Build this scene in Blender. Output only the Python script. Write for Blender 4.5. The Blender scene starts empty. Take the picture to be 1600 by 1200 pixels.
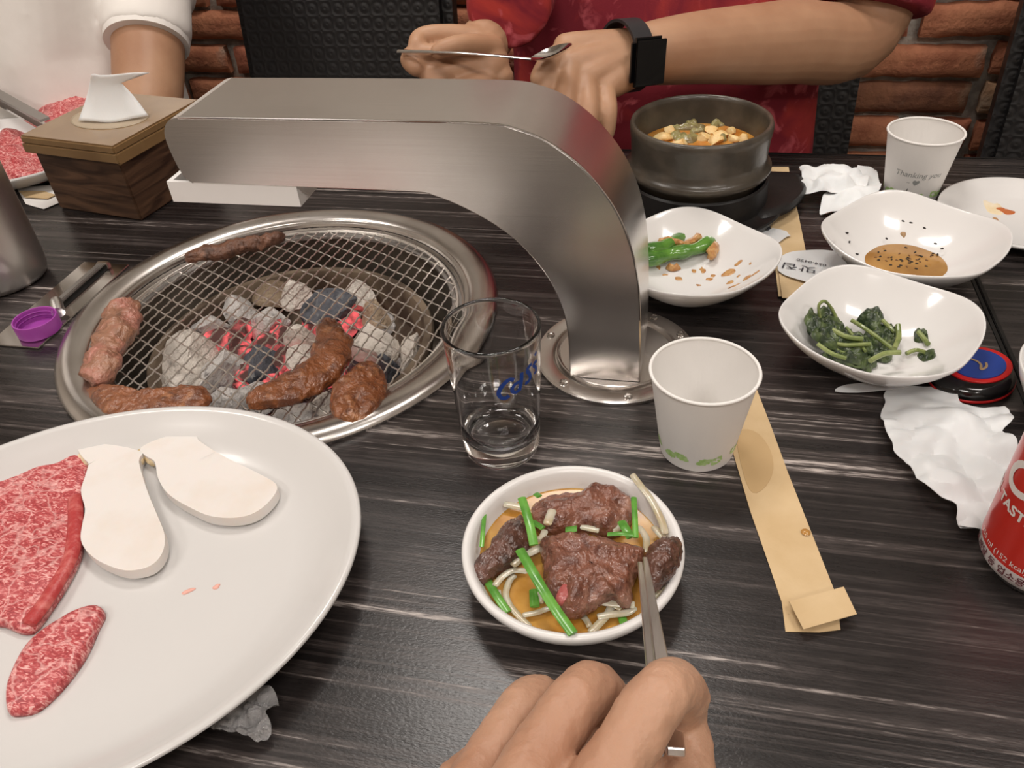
import bpy, bmesh, math, random
import numpy as np
from mathutils import Vector, noise
random.seed(7); rng = np.random.default_rng(7)
scene = bpy.context.scene
COL = scene.collection

# ------------------------------------------------------------------ camera, world, lamps, exposure
# world frame: table top is z = 0, +x runs along the wood grain, +y towards the brick wall
F, PITCH, ROLL, YAW, H = 1264.2, math.radians(38.81), math.radians(4.56), math.radians(14.5), 0.4179
def _basis():
    f = np.array([0, math.cos(PITCH), -math.sin(PITCH)]); r = np.array([1., 0, 0]); d = np.array([0, -math.sin(PITCH), -math.cos(PITCH)])
    c, s = math.cos(ROLL), math.sin(ROLL)
    M = np.array([c*r + s*d, -s*r + c*d, f])
    c, s = math.cos(YAW), math.sin(YAW)
    return M @ np.array([[c, -s, 0], [s, c, 0], [0, 0, 1]]).T
BAS = _basis(); EYE = np.array([0, 0, H])
def at(u, v, z=0.0):            # point of the photograph that lies on the horizontal plane z
    d = BAS[0]*(u-800)/F + BAS[1]*(v-600)/F + BAS[2]
    return EYE + d*((z-H)/d[2])
def pd(u, v, dep):              # point of the photograph at a known distance
    return EYE + dep*(BAS[0]*(u-800)/F + BAS[1]*(v-600)/F + BAS[2])
cam = bpy.data.cameras.new('camera'); cam.sensor_width = 36; cam.lens = F/1600*36; cam.clip_start = .01
camo = bpy.data.objects.new('camera', cam); COL.objects.link(camo)
from mathutils import Matrix
mw = Matrix.Identity(4)
for i in range(3):
    mw[i][0], mw[i][1], mw[i][2], mw[i][3] = BAS[0][i], -BAS[1][i], -BAS[2][i], EYE[i]
camo.matrix_world = mw
scene.camera = camo

world = bpy.data.worlds.new('world'); scene.world = world; world.use_nodes = True
bg = world.node_tree.nodes['Background']; bg.inputs[0].default_value = (1, .93, .86, 1); bg.inputs[1].default_value = .25
CEIL = 1.75
LAMPS = [(-.32, 1.15, .60, .30, 11), (.85, .45, .60, .30, 8), (-1.35, .30, .60, .30, 8), (.1, -.80, .60, .30, 12), (1.4, -1.0, .60, .30, 11), (-1.4, -1.0, .60, .30, 11)]  # last two lamps are unseen, added as fill from behind the camera
for i, (x, y, sx, sy, w) in enumerate(LAMPS):
    l = bpy.data.lights.new('lamp_light', 'AREA'); l.shape = 'RECTANGLE'; l.size = sx; l.size_y = sy; l.energy = w; l.color = (1, .94, .885)
    o = bpy.data.objects.new('lamp_light', l); COL.objects.link(o); o.location = (x, y, CEIL-.035)
vs = scene.view_settings
vs.view_transform = 'Standard'; vs.look = 'None'; vs.gamma = 1; vs.use_curve_mapping = False; vs.exposure = 0.3

# ------------------------------------------------------------------ helpers
def srgb(r, g, b):
    f = lambda c: (c/12.92 if c <= .04045 else ((c+.055)/1.055)**2.4)
    return (f(r/255), f(g/255), f(b/255), 1)
MATS = {}
def mat(name, col, rough=.5, metal=0, col2=None, ns=40, nd=4, lo=.4, hi=.6, stretch=(1, 1, 1), bump=0, bs=200, bd=.002, bdet=3,
        coat=0, trans=0, ior=1.45, sss=0, emit=None, es=0, spec=.5, aniso=0, col3=None, ns3=30, lo3=.5, hi3=.7, stretch3=None, rvar=0, bstretch=None, crough=.05, distort=0):
    if name in MATS: return MATS[name]
    m = bpy.data.materials.new(name); m.use_nodes = True; MATS[name] = m
    n = m.node_tree.nodes; L = m.node_tree.links; p = n['Principled BSDF']
    p.inputs['Base Color'].default_value = col; p.inputs['Roughness'].default_value = rough; p.inputs['Metallic'].default_value = metal
    p.inputs['Coat Weight'].default_value = coat; p.inputs['Coat Roughness'].default_value = crough; p.inputs['Transmission Weight'].default_value = trans; p.inputs['IOR'].default_value = ior
    p.inputs['Specular IOR Level'].default_value = spec; p.inputs['Anisotropic'].default_value = aniso
    if sss:
        p.inputs['Subsurface Weight'].default_value = sss; p.inputs['Subsurface Radius'].default_value = (1, .45, .3); p.inputs['Subsurface Scale'].default_value = .006
    if emit: p.inputs['Emission Color'].default_value = emit; p.inputs['Emission Strength'].default_value = es
    tc = n.new('ShaderNodeTexCoord')
    def ntex(scale, det, st, dis=0):
        mp = n.new('ShaderNodeMapping'); mp.inputs['Scale'].default_value = st; L.new(tc.outputs['Object'], mp.inputs[0])
        t = n.new('ShaderNodeTexNoise'); t.inputs['Scale'].default_value = scale; t.inputs['Detail'].default_value = det; t.inputs['Distortion'].default_value = dis; L.new(mp.outputs[0], t.inputs['Vector'])
        return t
    def ramp(src, lo, hi):
        r = n.new('ShaderNodeMapRange'); r.inputs[1].default_value = lo; r.inputs[2].default_value = hi; L.new(src, r.inputs[0]); return r.outputs[0]
    cur = None
    def mixc(fac, a, b):
        mx = n.new('ShaderNodeMix'); mx.data_type = 'RGBA'; L.new(fac, mx.inputs[0])
        if isinstance(a, tuple): mx.inputs[6].default_value = a
        else: L.new(a, mx.inputs[6])
        mx.inputs[7].default_value = b
        return mx.outputs[2]
    if col2:
        t = ntex(ns, nd, stretch, distort); cur = mixc(ramp(t.outputs[0], lo, hi), col, col2)
        if rvar:
            rr = n.new('ShaderNodeMapRange'); rr.inputs[3].default_value = rough-rvar; rr.inputs[4].default_value = rough+rvar; L.new(t.outputs[0], rr.inputs[0]); L.new(rr.outputs[0], p.inputs['Roughness'])
    if col3:
        t = ntex(ns3, 5, stretch3 or stretch, distort); cur = mixc(ramp(t.outputs[0], lo3, hi3), cur if cur else col, col3)
    if cur: L.new(cur, p.inputs['Base Color'])
    if bump:
        t = ntex(bs, bdet, bstretch or (1, 1, 1)); b = n.new('ShaderNodeBump'); b.inputs['Strength'].default_value = bump; b.inputs['Distance'].default_value = bd
        L.new(t.outputs[0], b.inputs['Height']); L.new(b.outputs[0], p.inputs['Normal'])
        if coat: L.new(b.outputs[0], p.inputs['Coat Normal'])
    return m

WL = {}
def tag(o, label=None, cat=None, group=None, kind=None):
    if label: o['label'] = label
    if cat: o['category'] = cat
    if group: o['group'] = group
    if kind: o['kind'] = kind
    return o
def thing(name, label, cat, loc, group=None, kind=None):
    o = bpy.data.objects.new(name, None); o.empty_display_size = .01; COL.objects.link(o); o.location = tuple(float(c) for c in loc); WL[o.name] = np.array(loc, float)
    return tag(o, label, cat, group, kind)
def obj(name, geo, m, parent=None, smooth=True, origin=None, sharp=40):
    V, Fc = geo; V = np.asarray(V, float)
    if origin is None:
        origin = WL[parent.name] if parent else np.array([(V[:, 0].min()+V[:, 0].max())/2, (V[:, 1].min()+V[:, 1].max())/2, V[:, 2].min()])
    me = bpy.data.meshes.new(name); me.from_pydata((V-origin).tolist(), [], Fc)
    if smooth:
        me.polygons.foreach_set('use_smooth', [True]*len(me.polygons))
        if sharp < 180: me.set_sharp_from_angle(angle=math.radians(sharp))
    me.update()
    mats = m if isinstance(m, (list, tuple)) else [m]
    for k in mats: me.materials.append(k)
    o = bpy.data.objects.new(name, me); COL.objects.link(o)
    if parent: o.parent = parent; o.location = tuple(origin-WL[parent.name])
    else: o.location = tuple(origin)
    WL[o.name] = np.array(origin, float)
    return o
def fixn(geo):
    V, Fc = geo; bm = bmesh.new(); vs = [bm.verts.new(v) for v in V]
    for f in Fc:
        try: bm.faces.new([vs[i] for i in f])
        except ValueError: pass
    bmesh.ops.recalc_face_normals(bm, faces=bm.faces[:]); bm.verts.index_update()
    r = ([tuple(v.co) for v in bm.verts], [[v.index for v in f.verts] for f in bm.faces]); bm.free(); return r
def join(*gs):
    V = []; Fc = []
    for v, f in gs:
        k = len(V); V += [tuple(p) for p in v]; Fc += [[i+k for i in q] for q in f]
    return V, Fc
def lathe(prof, c=(0, 0, 0), n=64, warp=None):
    V = []; Fc = []; idx = []
    for r, z in prof:
        if r < 1e-6:
            idx.append([len(V)]); V.append((0, 0, z) if not warp else warp(0, 0, z))
        else:
            row = []
            for i in range(n):
                a = 2*math.pi*i/n; row.append(len(V)); V.append((r*math.cos(a), r*math.sin(a), z) if not warp else warp(r, a, z))
            idx.append(row)
    for a, b in zip(idx[:-1], idx[1:]):
        if len(a) == 1 and len(b) == 1: continue
        for i in range(n):
            j = (i+1) % n
            if len(a) == 1: Fc.append([a[0], b[j], b[i]])
            elif len(b) == 1: Fc.append([a[i], a[j], b[0]])
            else: Fc.append([a[i], a[j], b[j], b[i]])
    V = [(x+c[0], y+c[1], z+c[2]) for x, y, z in V]
    return fixn((V, Fc))
def spline(P, k=6, closed=False):
    P = [np.array(p, float) for p in P]; n = len(P); out = []
    for i in range(n if closed else n-1):
        if closed: p0, p1, p2, p3 = P[i-1], P[i], P[(i+1) % n], P[(i+2) % n]
        else: p0, p1, p2, p3 = P[max(i-1, 0)], P[i], P[i+1], P[min(i+2, n-1)]
        for j in range(k):
            t = j/k; out.append(.5*((2*p1)+(-p0+p2)*t+(2*p0-5*p1+4*p2-p3)*t*t+(-p0+3*p1-3*p2+p3)*t**3))
    if not closed: out.append(P[-1])
    return out
def tube(P, R, n=12, flat=1.0, up=(0, 0, 1), caps=True, sq=False):
    """swept section along P; R radius (list or number) measured sideways, flat = ratio along 'up'"""
    P = [np.array(p, float) for p in P]; m = len(P); R = [R]*m if np.isscalar(R) else list(R)
    V = []; Fc = []; up = np.array(up, float); side0 = None
    for i in range(m):
        t = P[min(i+1, m-1)]-P[max(i-1, 0)]; t /= np.linalg.norm(t)+1e-12
        s = np.cross(t, up)
        if np.linalg.norm(s) < 1e-3: s = side0 if side0 is not None else np.cross(t, [1, 0, .1])
        s /= np.linalg.norm(s); side0 = s; w = np.cross(s, t)
        for j in range(n):
            a = 2*math.pi*(j+.5*sq)/n; ca, sa = math.cos(a), math.sin(a)
            if sq: k = 1/max(abs(ca), abs(sa)); ca *= k; sa *= k
            V.append(P[i]+R[i]*(s*ca+w*sa*flat))
    for i in range(m-1):
        for j in range(n):
            k = (j+1) % n; Fc.append([i*n+j, i*n+k, (i+1)*n+k, (i+1)*n+j])
    if caps:
        Fc.append(list(range(n))[::-1]); Fc.append([(m-1)*n+j for j in range(n)])
    return fixn((V, Fc))
def capsule(P, R, n=14, flat=1.0, up=(0, 0, 1)):
    """tube with rounded ends"""
    P = [np.array(p, float) for p in P]; R = list(R)
    a = P[0]-P[1]; a /= np.linalg.norm(a); b = P[-1]-P[-2]; b /= np.linalg.norm(b); Q = []; S = []
    for t in (80, 55, 28): Q.append(P[0]+a*R[0]*math.sin(math.radians(t))); S.append(R[0]*math.cos(math.radians(t)))
    Q += P; S += R
    for t in (28, 55, 80): Q.append(P[-1]+b*R[-1]*math.sin(math.radians(t))); S.append(R[-1]*math.cos(math.radians(t)))
    return tube(Q, S, n, flat, up)
def rough(geo, amp, sc, seed=0, amp2=0, sc2=0):
    """push vertices along their normals with noise"""
    V, Fc = geo; me = bpy.data.meshes.new('tmp'); me.from_pydata([tuple(v) for v in V], [], Fc); me.update()
    N = [v.normal.copy() for v in me.vertices]; out = []; s = Vector((seed*3.1, seed*1.7, seed*.9))
    for v, nn in zip(V, N):
        p = Vector(v); d = amp*noise.noise(p*sc+s)
        if amp2: d += amp2*noise.noise(p*sc2+s)
        out.append(tuple(p+nn*d))
    bpy.data.meshes.remove(me); return out, Fc
def box(x0, x1, y0, y1, z0, z1, bev=0, M=None):
    bm = bmesh.new(); bmesh.ops.create_cube(bm, size=1)
    for v in bm.verts: v.co = Vector(((x0+x1)/2+v.co.x*(x1-x0), (y0+y1)/2+v.co.y*(y1-y0), (z0+z1)/2+v.co.z*(z1-z0)))
    if bev: bmesh.ops.bevel(bm, geom=bm.edges[:], offset=bev, segments=2, affect='EDGES')
    bm.verts.index_update()
    V = [np.array(v.co) for v in bm.verts]; Fc = [[v.index for v in f.verts] for f in bm.faces]; bm.free()
    if M is not None: V = [M(v) for v in V]
    return V, Fc
def rotz(a, c=(0, 0)):
    ca, sa = math.cos(a), math.sin(a)
    return lambda v: np.array([c[0]+ca*v[0]-sa*v[1], c[1]+sa*v[0]+ca*v[1], v[2]])
def slab(out, zf, th, rings=10, n=64, k=4, edge=3.0, rim=.0, top=None, seed=0, jit=0, jsc=120, smooth_out=True):
    """body over a star-shaped outline: zf(x,y) underside, th thickness, top(x,y) extra height; edge = roundness exponent"""
    Q = spline([(p[0], p[1], 0) for p in out], k, True) if smooth_out else [np.array([p[0], p[1], 0.]) for p in out]
    Q = np.array(Q)[:, :2]
    d = np.r_[0, np.cumsum(np.linalg.norm(np.diff(np.r_[Q, Q[:1]], axis=0), axis=1))]; t = np.linspace(0, d[-1], n+1)[:-1]
    Qx = np.interp(t, d, np.r_[Q[:, 0], Q[0, 0]]); Qy = np.interp(t, d, np.r_[Q[:, 1], Q[0, 1]])
    cx, cy = Qx.mean(), Qy.mean(); V = []; Fc = []
    S = [i/rings for i in range(rings+1)]; S = [1-(1-s)**1.5 for s in S]
    if callable(zf): zz = zf
    else: zz = lambda x, y: zf
    def ring(f, lv):
        r = []
        for i in range(n):
            x, y = cx+(Qx[i]-cx)*f, cy+(Qy[i]-cy)*f
            h = th*(rim+(1-rim)*(1-f**edge)**.5 if f < 1 else rim)
            if lv:
                z = zz(x, y)+h+(top(x, y)*min(1, (1-f)*4+.0) if top else 0)
                if jit: z += jit*noise.noise(Vector((x*jsc, y*jsc, seed*7.3)))*min(1, (1-f)*5+.15)
            else: z = zz(x, y)
            r.append(len(V)); V.append((x, y, z))
        return r
    def cen(lv):
        z = zz(cx, cy)+(th+(top(cx, cy) if top else 0)+(jit*noise.noise(Vector((cx*jsc, cy*jsc, seed*7.3))) if jit else 0) if lv else 0); V.append((cx, cy, z)); return len(V)-1
    for lv in (1, 0):
        c = cen(lv); prev = None
        for s in S[1:]:
            r = ring(s, lv)
            for i in range(n):
                j = (i+1) % n
                Fc.append([c, r[i], r[j]] if prev is None else [prev[i], r[i], r[j], prev[j]])
            prev = r
        if lv: topr = prev
        else: botr = prev
    for i in range(n):
        j = (i+1) % n; Fc.append([topr[i], botr[i], botr[j], topr[j]])
    return fixn((V, Fc))
def sheet(out, hf, th=.0004, res=.003, smooth_out=True, k=3, wrap=None):
    """thin crumpled sheet: grid clipped to a polygon, lifted by hf(x,y), with real thickness"""
    Q = np.array(spline([(p[0], p[1], 0) for p in out], k, True))[:, :2] if smooth_out else np.array([(p[0], p[1]) for p in out])
    bm = bmesh.new(); vs = [bm.verts.new((q[0], q[1], 0)) for q in Q]; bm.faces.new(vs)
    bmesh.ops.triangulate(bm, faces=bm.faces[:])
    lo = Q.min(0); hi = Q.max(0)
    for ax in (0, 1):
        x = lo[ax]+res
        while x < hi[ax]:
            co = [0, 0, 0]; no = [0, 0, 0]; co[ax] = x; no[ax] = 1
            bmesh.ops.bisect_plane(bm, geom=bm.verts[:]+bm.edges[:]+bm.faces[:], plane_co=co, plane_no=no, dist=1e-7); x += res
    bmesh.ops.triangulate(bm, faces=[f for f in bm.faces if len(f.verts) > 4])
    bm.verts.index_update(); n = len(bm.verts)
    P = [(v.co.x, v.co.y, hf(v.co.x, v.co.y)) for v in bm.verts]
    Fc = [[v.index for v in f.verts] for f in bm.faces]
    bd = [(e.verts[0].index, e.verts[1].index) for e in bm.edges if e.is_boundary]; bm.free()
    V = [(x, y, z+th) for x, y, z in P]+P
    Fc2 = [f for f in Fc]+[[i+n for i in f[::-1]] for f in Fc]+[[a, b, b+n, a+n] for a, b in bd]
    return fixn((V, Fc2))
def crease(x, y, sc, seed):
    """faceted crumple height 0..1"""
    a = abs(noise.noise(Vector((x*sc*.55, y*sc*.55, seed*5.7)))); b = abs(noise.noise(Vector((x*sc*1.2+9, y*sc*.9, seed*2.3)))); c = abs(noise.noise(Vector((x*sc*.4-y*sc*.7, y*sc*.5, seed*1.1))))
    return min(1, 1.1*a+.5*b+.9*c)
def remesh(geo, vox, sm=6, fac=.5):
    V, Fc = geo; me = bpy.data.meshes.new('tmp'); me.from_pydata([tuple(v) for v in V], [], Fc); o = bpy.data.objects.new('tmp', me); COL.objects.link(o)
    r = o.modifiers.new('r', 'REMESH'); r.mode = 'VOXEL'; r.voxel_size = vox
    if sm: s = o.modifiers.new('s', 'SMOOTH'); s.iterations = sm; s.factor = fac
    dg = bpy.context.evaluated_depsgraph_get(); e = o.evaluated_get(dg); m2 = e.to_mesh()
    V = [tuple(v.co) for v in m2.vertices]; Fc = [list(p.vertices) for p in m2.polygons]
    e.to_mesh_clear(); bpy.data.objects.remove(o); bpy.data.meshes.remove(me); return V, Fc
def text_geo(s, size=1, shear=0, off=0, maxe=None, space=1):
    cu = bpy.data.curves.new('tmp', 'FONT'); cu.body = s; cu.size = size; cu.shear = shear; cu.offset = off; cu.resolution_u = 4; cu.space_character = space
    o = bpy.data.objects.new('tmp', cu); COL.objects.link(o); dg = bpy.context.evaluated_depsgraph_get(); e = o.evaluated_get(dg); m2 = e.to_mesh()
    bm = bmesh.new(); bm.from_mesh(m2); e.to_mesh_clear(); bpy.data.objects.remove(o); bpy.data.curves.remove(cu)
    bmesh.ops.triangulate(bm, faces=bm.faces[:])
    if maxe:
        for _ in range(5):
            ed = [x for x in bm.edges if x.calc_length() > maxe]
            if not ed: break
            bmesh.ops.subdivide_edges(bm, edges=ed, cuts=1); bmesh.ops.triangulate(bm, faces=[f for f in bm.faces if len(f.verts) > 3])
    bm.verts.index_update()
    r = ([tuple(v.co) for v in bm.verts], [[v.index for v in f.verts] for f in bm.faces]); bm.free(); return r
def mapv(geo, fn): return [tuple(fn(*v)) for v in geo[0]], geo[1]
def copy_tree(o, parent=None):
    c = o.copy(); COL.objects.link(c)
    if parent: c.parent = parent
    WL[c.name] = WL[o.name].copy()
    for ch in [q for q in o.children]: copy_tree(ch, c)
    return c
def affine(sc, ox, oy): return lambda pts: [(p[0]/sc+ox, p[1]/sc+oy) for p in pts]
def atl(pts, z): return [at(p[0], p[1], z) for p in pts]

# ------------------------------------------------------------------ materials
def table_mat():
    m = bpy.data.materials.new('dark_wood_laminate'); m.use_nodes = True; n = m.node_tree.nodes; L = m.node_tree.links; p = n['Principled BSDF']
    tc = n.new('ShaderNodeTexCoord')
    def nz(sx, sy, sc, det, dis=0):
        mp = n.new('ShaderNodeMapping'); mp.inputs['Scale'].default_value = (sx, sy, 1); L.new(tc.outputs['Object'], mp.inputs[0])
        t = n.new('ShaderNodeTexNoise'); t.inputs['Scale'].default_value = sc; t.inputs['Detail'].default_value = det; t.inputs['Roughness'].default_value = .6; t.inputs['Distortion'].default_value = dis; L.new(mp.outputs[0], t.inputs['Vector']); return t.outputs[0]
    def rng_(s, a, b, c=0, d=1):
        r = n.new('ShaderNodeMapRange'); r.inputs[1].default_value = a; r.inputs[2].default_value = b; r.inputs[3].default_value = c; r.inputs[4].default_value = d; L.new(s, r.inputs[0]); return r.outputs[0]
    def mth(op, a, b):
        q = n.new('ShaderNodeMath'); q.operation = op
        for i, v in enumerate((a, b)):
            if isinstance(v, (int, float)): q.inputs[i].default_value = v
            else: L.new(v, q.inputs[i])
        return q.outputs[0]
    broad = rng_(nz(.5, 16, 1, 3, .1), .35, .7)
    lines = rng_(nz(1.3, 120, 1, 4, .12), .52, .68)
    thin = rng_(nz(1.0, 240, 1, 3, .1), .56, .66)
    bold = rng_(nz(.7, 48, 1, 3, .08), .58, .70)
    patch = rng_(nz(5, 26, 1, 3), .36, .60, .30, 1.05)
    fine = rng_(nz(70, 700, 1, 3), .35, .68)
    a = mth('ADD', mth('MULTIPLY', broad, .16), mth('MULTIPLY', lines, .36)); a = mth('ADD', a, mth('MULTIPLY', thin, .48)); a = mth('ADD', a, mth('MULTIPLY', bold, .55))
    a = mth('MULTIPLY', a, patch)
    a = mth('MULTIPLY', a, mth('ADD', mth('MULTIPLY', fine, .8), .45))
    cr = n.new('ShaderNodeValToRGB'); e = cr.color_ramp.elements; e[0].position = 0; e[0].color = srgb(24, 21, 21); e[1].position = 1; e[1].color = srgb(190, 180, 174)
    k = e.new(.35); k.color = srgb(70, 63, 61)
    L.new(a, cr.inputs[0]); L.new(cr.outputs[0], p.inputs['Base Color'])
    L.new(rng_(a, 0, 1, .27, .42), p.inputs['Roughness']); p.inputs['Specular IOR Level'].default_value = .5
    b = n.new('ShaderNodeBump'); b.inputs['Strength'].default_value = .22; b.inputs['Distance'].default_value = .0006
    h = mth('ADD', nz(350, 900, 1, 2), mth('MULTIPLY', lines, .3)); L.new(h, b.inputs['Height']); L.new(b.outputs[0], p.inputs['Normal'])
    return m
TABLE = table_mat()
BLACK = mat('black_edge', srgb(14, 13, 13), .4)
STEEL = mat('brushed_steel', (.74, .71, .68, 1), .27, 1, col2=(.68, .65, .62, 1), ns=7, stretch=(1, 160, 160), lo=.3, hi=.7, bump=.05, bs=9, bstretch=(1, 190, 190), bd=.0003, col3=(.62, .58, .55, 1), ns3=9, lo3=.5, hi3=.8, stretch3=(1, 1, 1))
STEELR = mat('spun_steel', (.68, .655, .63, 1), .25, 1, col2=(.46, .42, .39, 1), ns=14, lo=.35, hi=.75, bump=.03, bs=500, bd=.0003)
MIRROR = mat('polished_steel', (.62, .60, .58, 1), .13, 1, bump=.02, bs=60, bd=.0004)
STEELD = mat('dull_steel', (.42, .40, .385, 1), .42, 1, bump=.05, bs=700, bd=.0003)
WIRE = mat('wire_steel', (.88, .85, .81, 1), .34, 1)
SOOT = mat('sooty_steel', srgb(112, 104, 95), .5, .4, col2=srgb(142, 130, 116), ns=18, lo=.45, hi=.7)
POTC = mat('rusty_firepot', srgb(124, 108, 90), .75, .1, col2=srgb(80, 66, 54), ns=22, lo=.4, hi=.62, bump=.4, bs=90)
CERAMIC = mat('white_ceramic', (.72, .705, .69, 1), .16, 0, coat=.35, spec=.5)
CERAM2 = mat('white_melamine', (.72, .70, .68, 1), .28)
PAPERW = mat('white_paper', (.80, .775, .745, 1), .65, bump=.05, bs=300)
TISSUE = mat('white_tissue', (.86, .85, .84, 1), .9, bump=.12, bs=500, bd=.001, sss=.15)
FILM = mat('white_wrapper', (.70, .695, .69, 1), .42, sss=.1)
KRAFT = mat('kraft_paper', srgb(206, 180, 140), .75, col2=srgb(196, 168, 126), ns=25, lo=.35, hi=.65, bump=.08, bs=400)
GLASS = mat('clear_glass', (1, 1, 1, 1), .0, trans=1, ior=1.5)
SKIN = mat('skin', srgb(184, 144, 118), .48, col2=srgb(168, 124, 98), ns=22, lo=.35, hi=.7, bump=.3, bs=420, bd=.0012, sss=.18)
SKIN2 = mat('skin_tanned', srgb(178, 138, 108), .5, col2=srgb(160, 118, 90), ns=14, lo=.35, hi=.7, bump=.1, bs=260, bd=.0015, sss=.15)
MEAT = mat('grilled_meat', srgb(128, 78, 58), .40, col2=srgb(84, 44, 32), ns=90, nd=5, lo=.42, hi=.70, col3=srgb(164, 120, 100), ns3=60, lo3=.54, hi3=.74, bump=.8, bs=210, bd=.004, coat=1, crough=.07, distort=.6)
MEATB = mat('brown_glazed_meat', srgb(142, 82, 42), .4, col2=srgb(98, 50, 22), ns=70, nd=5, lo=.38, hi=.66, col3=srgb(178, 118, 74), ns3=80, lo3=.56, hi3=.76, bump=.8, bs=210, bd=.004, coat=1, crough=.07, distort=.5)
MEATP = mat('half_cooked_meat', srgb(158, 112, 86), .45, col2=srgb(126, 84, 62), ns=60, nd=5, lo=.4, hi=.65, col3=srgb(184, 122, 106), ns3=40, lo3=.5, hi3=.7, bump=.8, bs=210, bd=.004, coat=.7, crough=.12, distort=.5)
def beef_mat():
    m = bpy.data.materials.new('marbled_raw_beef'); m.use_nodes = True; n = m.node_tree.nodes; L = m.node_tree.links; p = n['Principled BSDF']
    tc = n.new('ShaderNodeTexCoord')
    mp = n.new('ShaderNodeMapping'); mp.inputs['Scale'].default_value = (1, 2.2, 1); mp.inputs['Rotation'].default_value = (0, 0, .5); L.new(tc.outputs['Object'], mp.inputs[0])
    a = n.new('ShaderNodeTexNoise'); a.inputs['Scale'].default_value = 210; a.inputs['Detail'].default_value = 6; a.inputs['Distortion'].default_value = 1.4; L.new(mp.outputs[0], a.inputs[0])
    b = n.new('ShaderNodeTexVoronoi'); b.feature = 'DISTANCE_TO_EDGE'; b.inputs['Scale'].default_value = 38
    nz = n.new('ShaderNodeTexNoise'); nz.inputs['Scale'].default_value = 45; nz.inputs['Detail'].default_value = 3; L.new(tc.outputs['Object'], nz.inputs[0])
    mx = n.new('ShaderNodeMix'); mx.data_type = 'VECTOR'; mx.inputs[0].default_value = .035; L.new(tc.outputs['Object'], mx.inputs[4]); L.new(nz.outputs[1], mx.inputs[5]); L.new(mx.outputs[1], b.inputs[0])
    r1 = n.new('ShaderNodeValToRGB'); e = r1.color_ramp.elements; e[0].position = .36; e[0].color = srgb(150, 52, 56); e[1].position = .66; e[1].color = srgb(226, 172, 166); k = e.new(.5); k.color = srgb(182, 74, 76); k = e.new(.57); k.color = srgb(206, 122, 120)
    L.new(a.outputs[0], r1.inputs[0])
    v = n.new('ShaderNodeMapRange'); v.inputs[1].default_value = .0; v.inputs[2].default_value = .05; v.inputs[3].default_value = .5; v.inputs[4].default_value = 0; L.new(b.outputs[0], v.inputs[0])
    m2 = n.new('ShaderNodeMix'); m2.data_type = 'RGBA'; L.new(v.outputs[0], m2.inputs[0]); L.new(r1.outputs[0], m2.inputs[6]); m2.inputs[7].default_value = srgb(236, 190, 184)
    L.new(m2.outputs[2], p.inputs['Base Color']); p.inputs['Roughness'].default_value = .38
    bm_ = n.new('ShaderNodeBump'); bm_.inputs['Strength'].default_value = .35; bm_.inputs['Distance'].default_value = .001; L.new(a.outputs[0], bm_.inputs['Height']); L.new(bm_.outputs[0], p.inputs['Normal'])
    return m
BEEF = beef_mat()
BEEFE = mat('red_beef_edge', srgb(172, 58, 58), .4, col2=srgb(200, 108, 102), ns=160, lo=.48, hi=.72, stretch=(1, 1, .3), bump=.3, bs=300)
MUSH = mat('mushroom_flesh', srgb(222, 216, 211), .6, col2=srgb(216, 206, 196), ns=30, lo=.5, hi=.8, sss=.2)
MUSHB = mat('mushroom_skin', srgb(196, 172, 128), .6, col2=srgb(226, 208, 176), ns=90)

# ------------------------------------------------------------------ the room
FLOOR = -.74
PLASTER = mat('warm_plaster', srgb(226, 218, 208), .8, bump=.05, bs=60)
st = lambda o: tag(o, kind='structure')
st(obj('floor', box(-2.6, 2.6, -2.4, 1.75, FLOOR-.05, FLOOR), mat('floor_tile', srgb(150, 140, 130), .4, col2=srgb(130, 120, 110), ns=6)))
st(obj('ceiling', box(-2.6, 2.6, -2.4, 1.75, CEIL, CEIL+.05), mat('ceiling_paint', srgb(228, 222, 214), .9)))
st(obj('wall_left', box(-2.65, -2.6, -2.4, 1.75, FLOOR, CEIL), PLASTER))
st(obj('wall_right', box(2.6, 2.65, -2.4, 1.75, FLOOR, CEIL), PLASTER))
st(obj('wall_front', box(-2.6, 2.6, -2.45, -2.4, FLOOR, CEIL), PLASTER))
WY = 1.60
mortar = mat('grey_mortar', srgb(176, 170, 160), .9, col2=srgb(142, 136, 128), ns=40, bump=.6, bs=160, bd=.004)
wb = st(obj('wall_back', box(-2.6, 2.6, WY+.012, WY+.08, FLOOR, CEIL), mortar))
WL[wb.name] = WL[wb.name]
BRK = [mat('brick_clay_%s' % nm, srgb(*a), .85, col2=srgb(*b), ns=26, lo=.38, hi=.66, col3=srgb(*c), ns3=14, lo3=l3, hi3=.8, bump=.7, bs=120, bd=.004)
       for nm, a, b, c, l3 in (('orange', (198, 132, 98), (170, 106, 78), (200, 172, 152), .64), ('red', (184, 114, 86), (154, 90, 68), (212, 198, 184), .62), ('brown', (146, 98, 72), (116, 76, 58), (176, 148, 124), .62), ('pale', (186, 164, 140), (164, 128, 98), (212, 200, 186), .5))]
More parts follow.
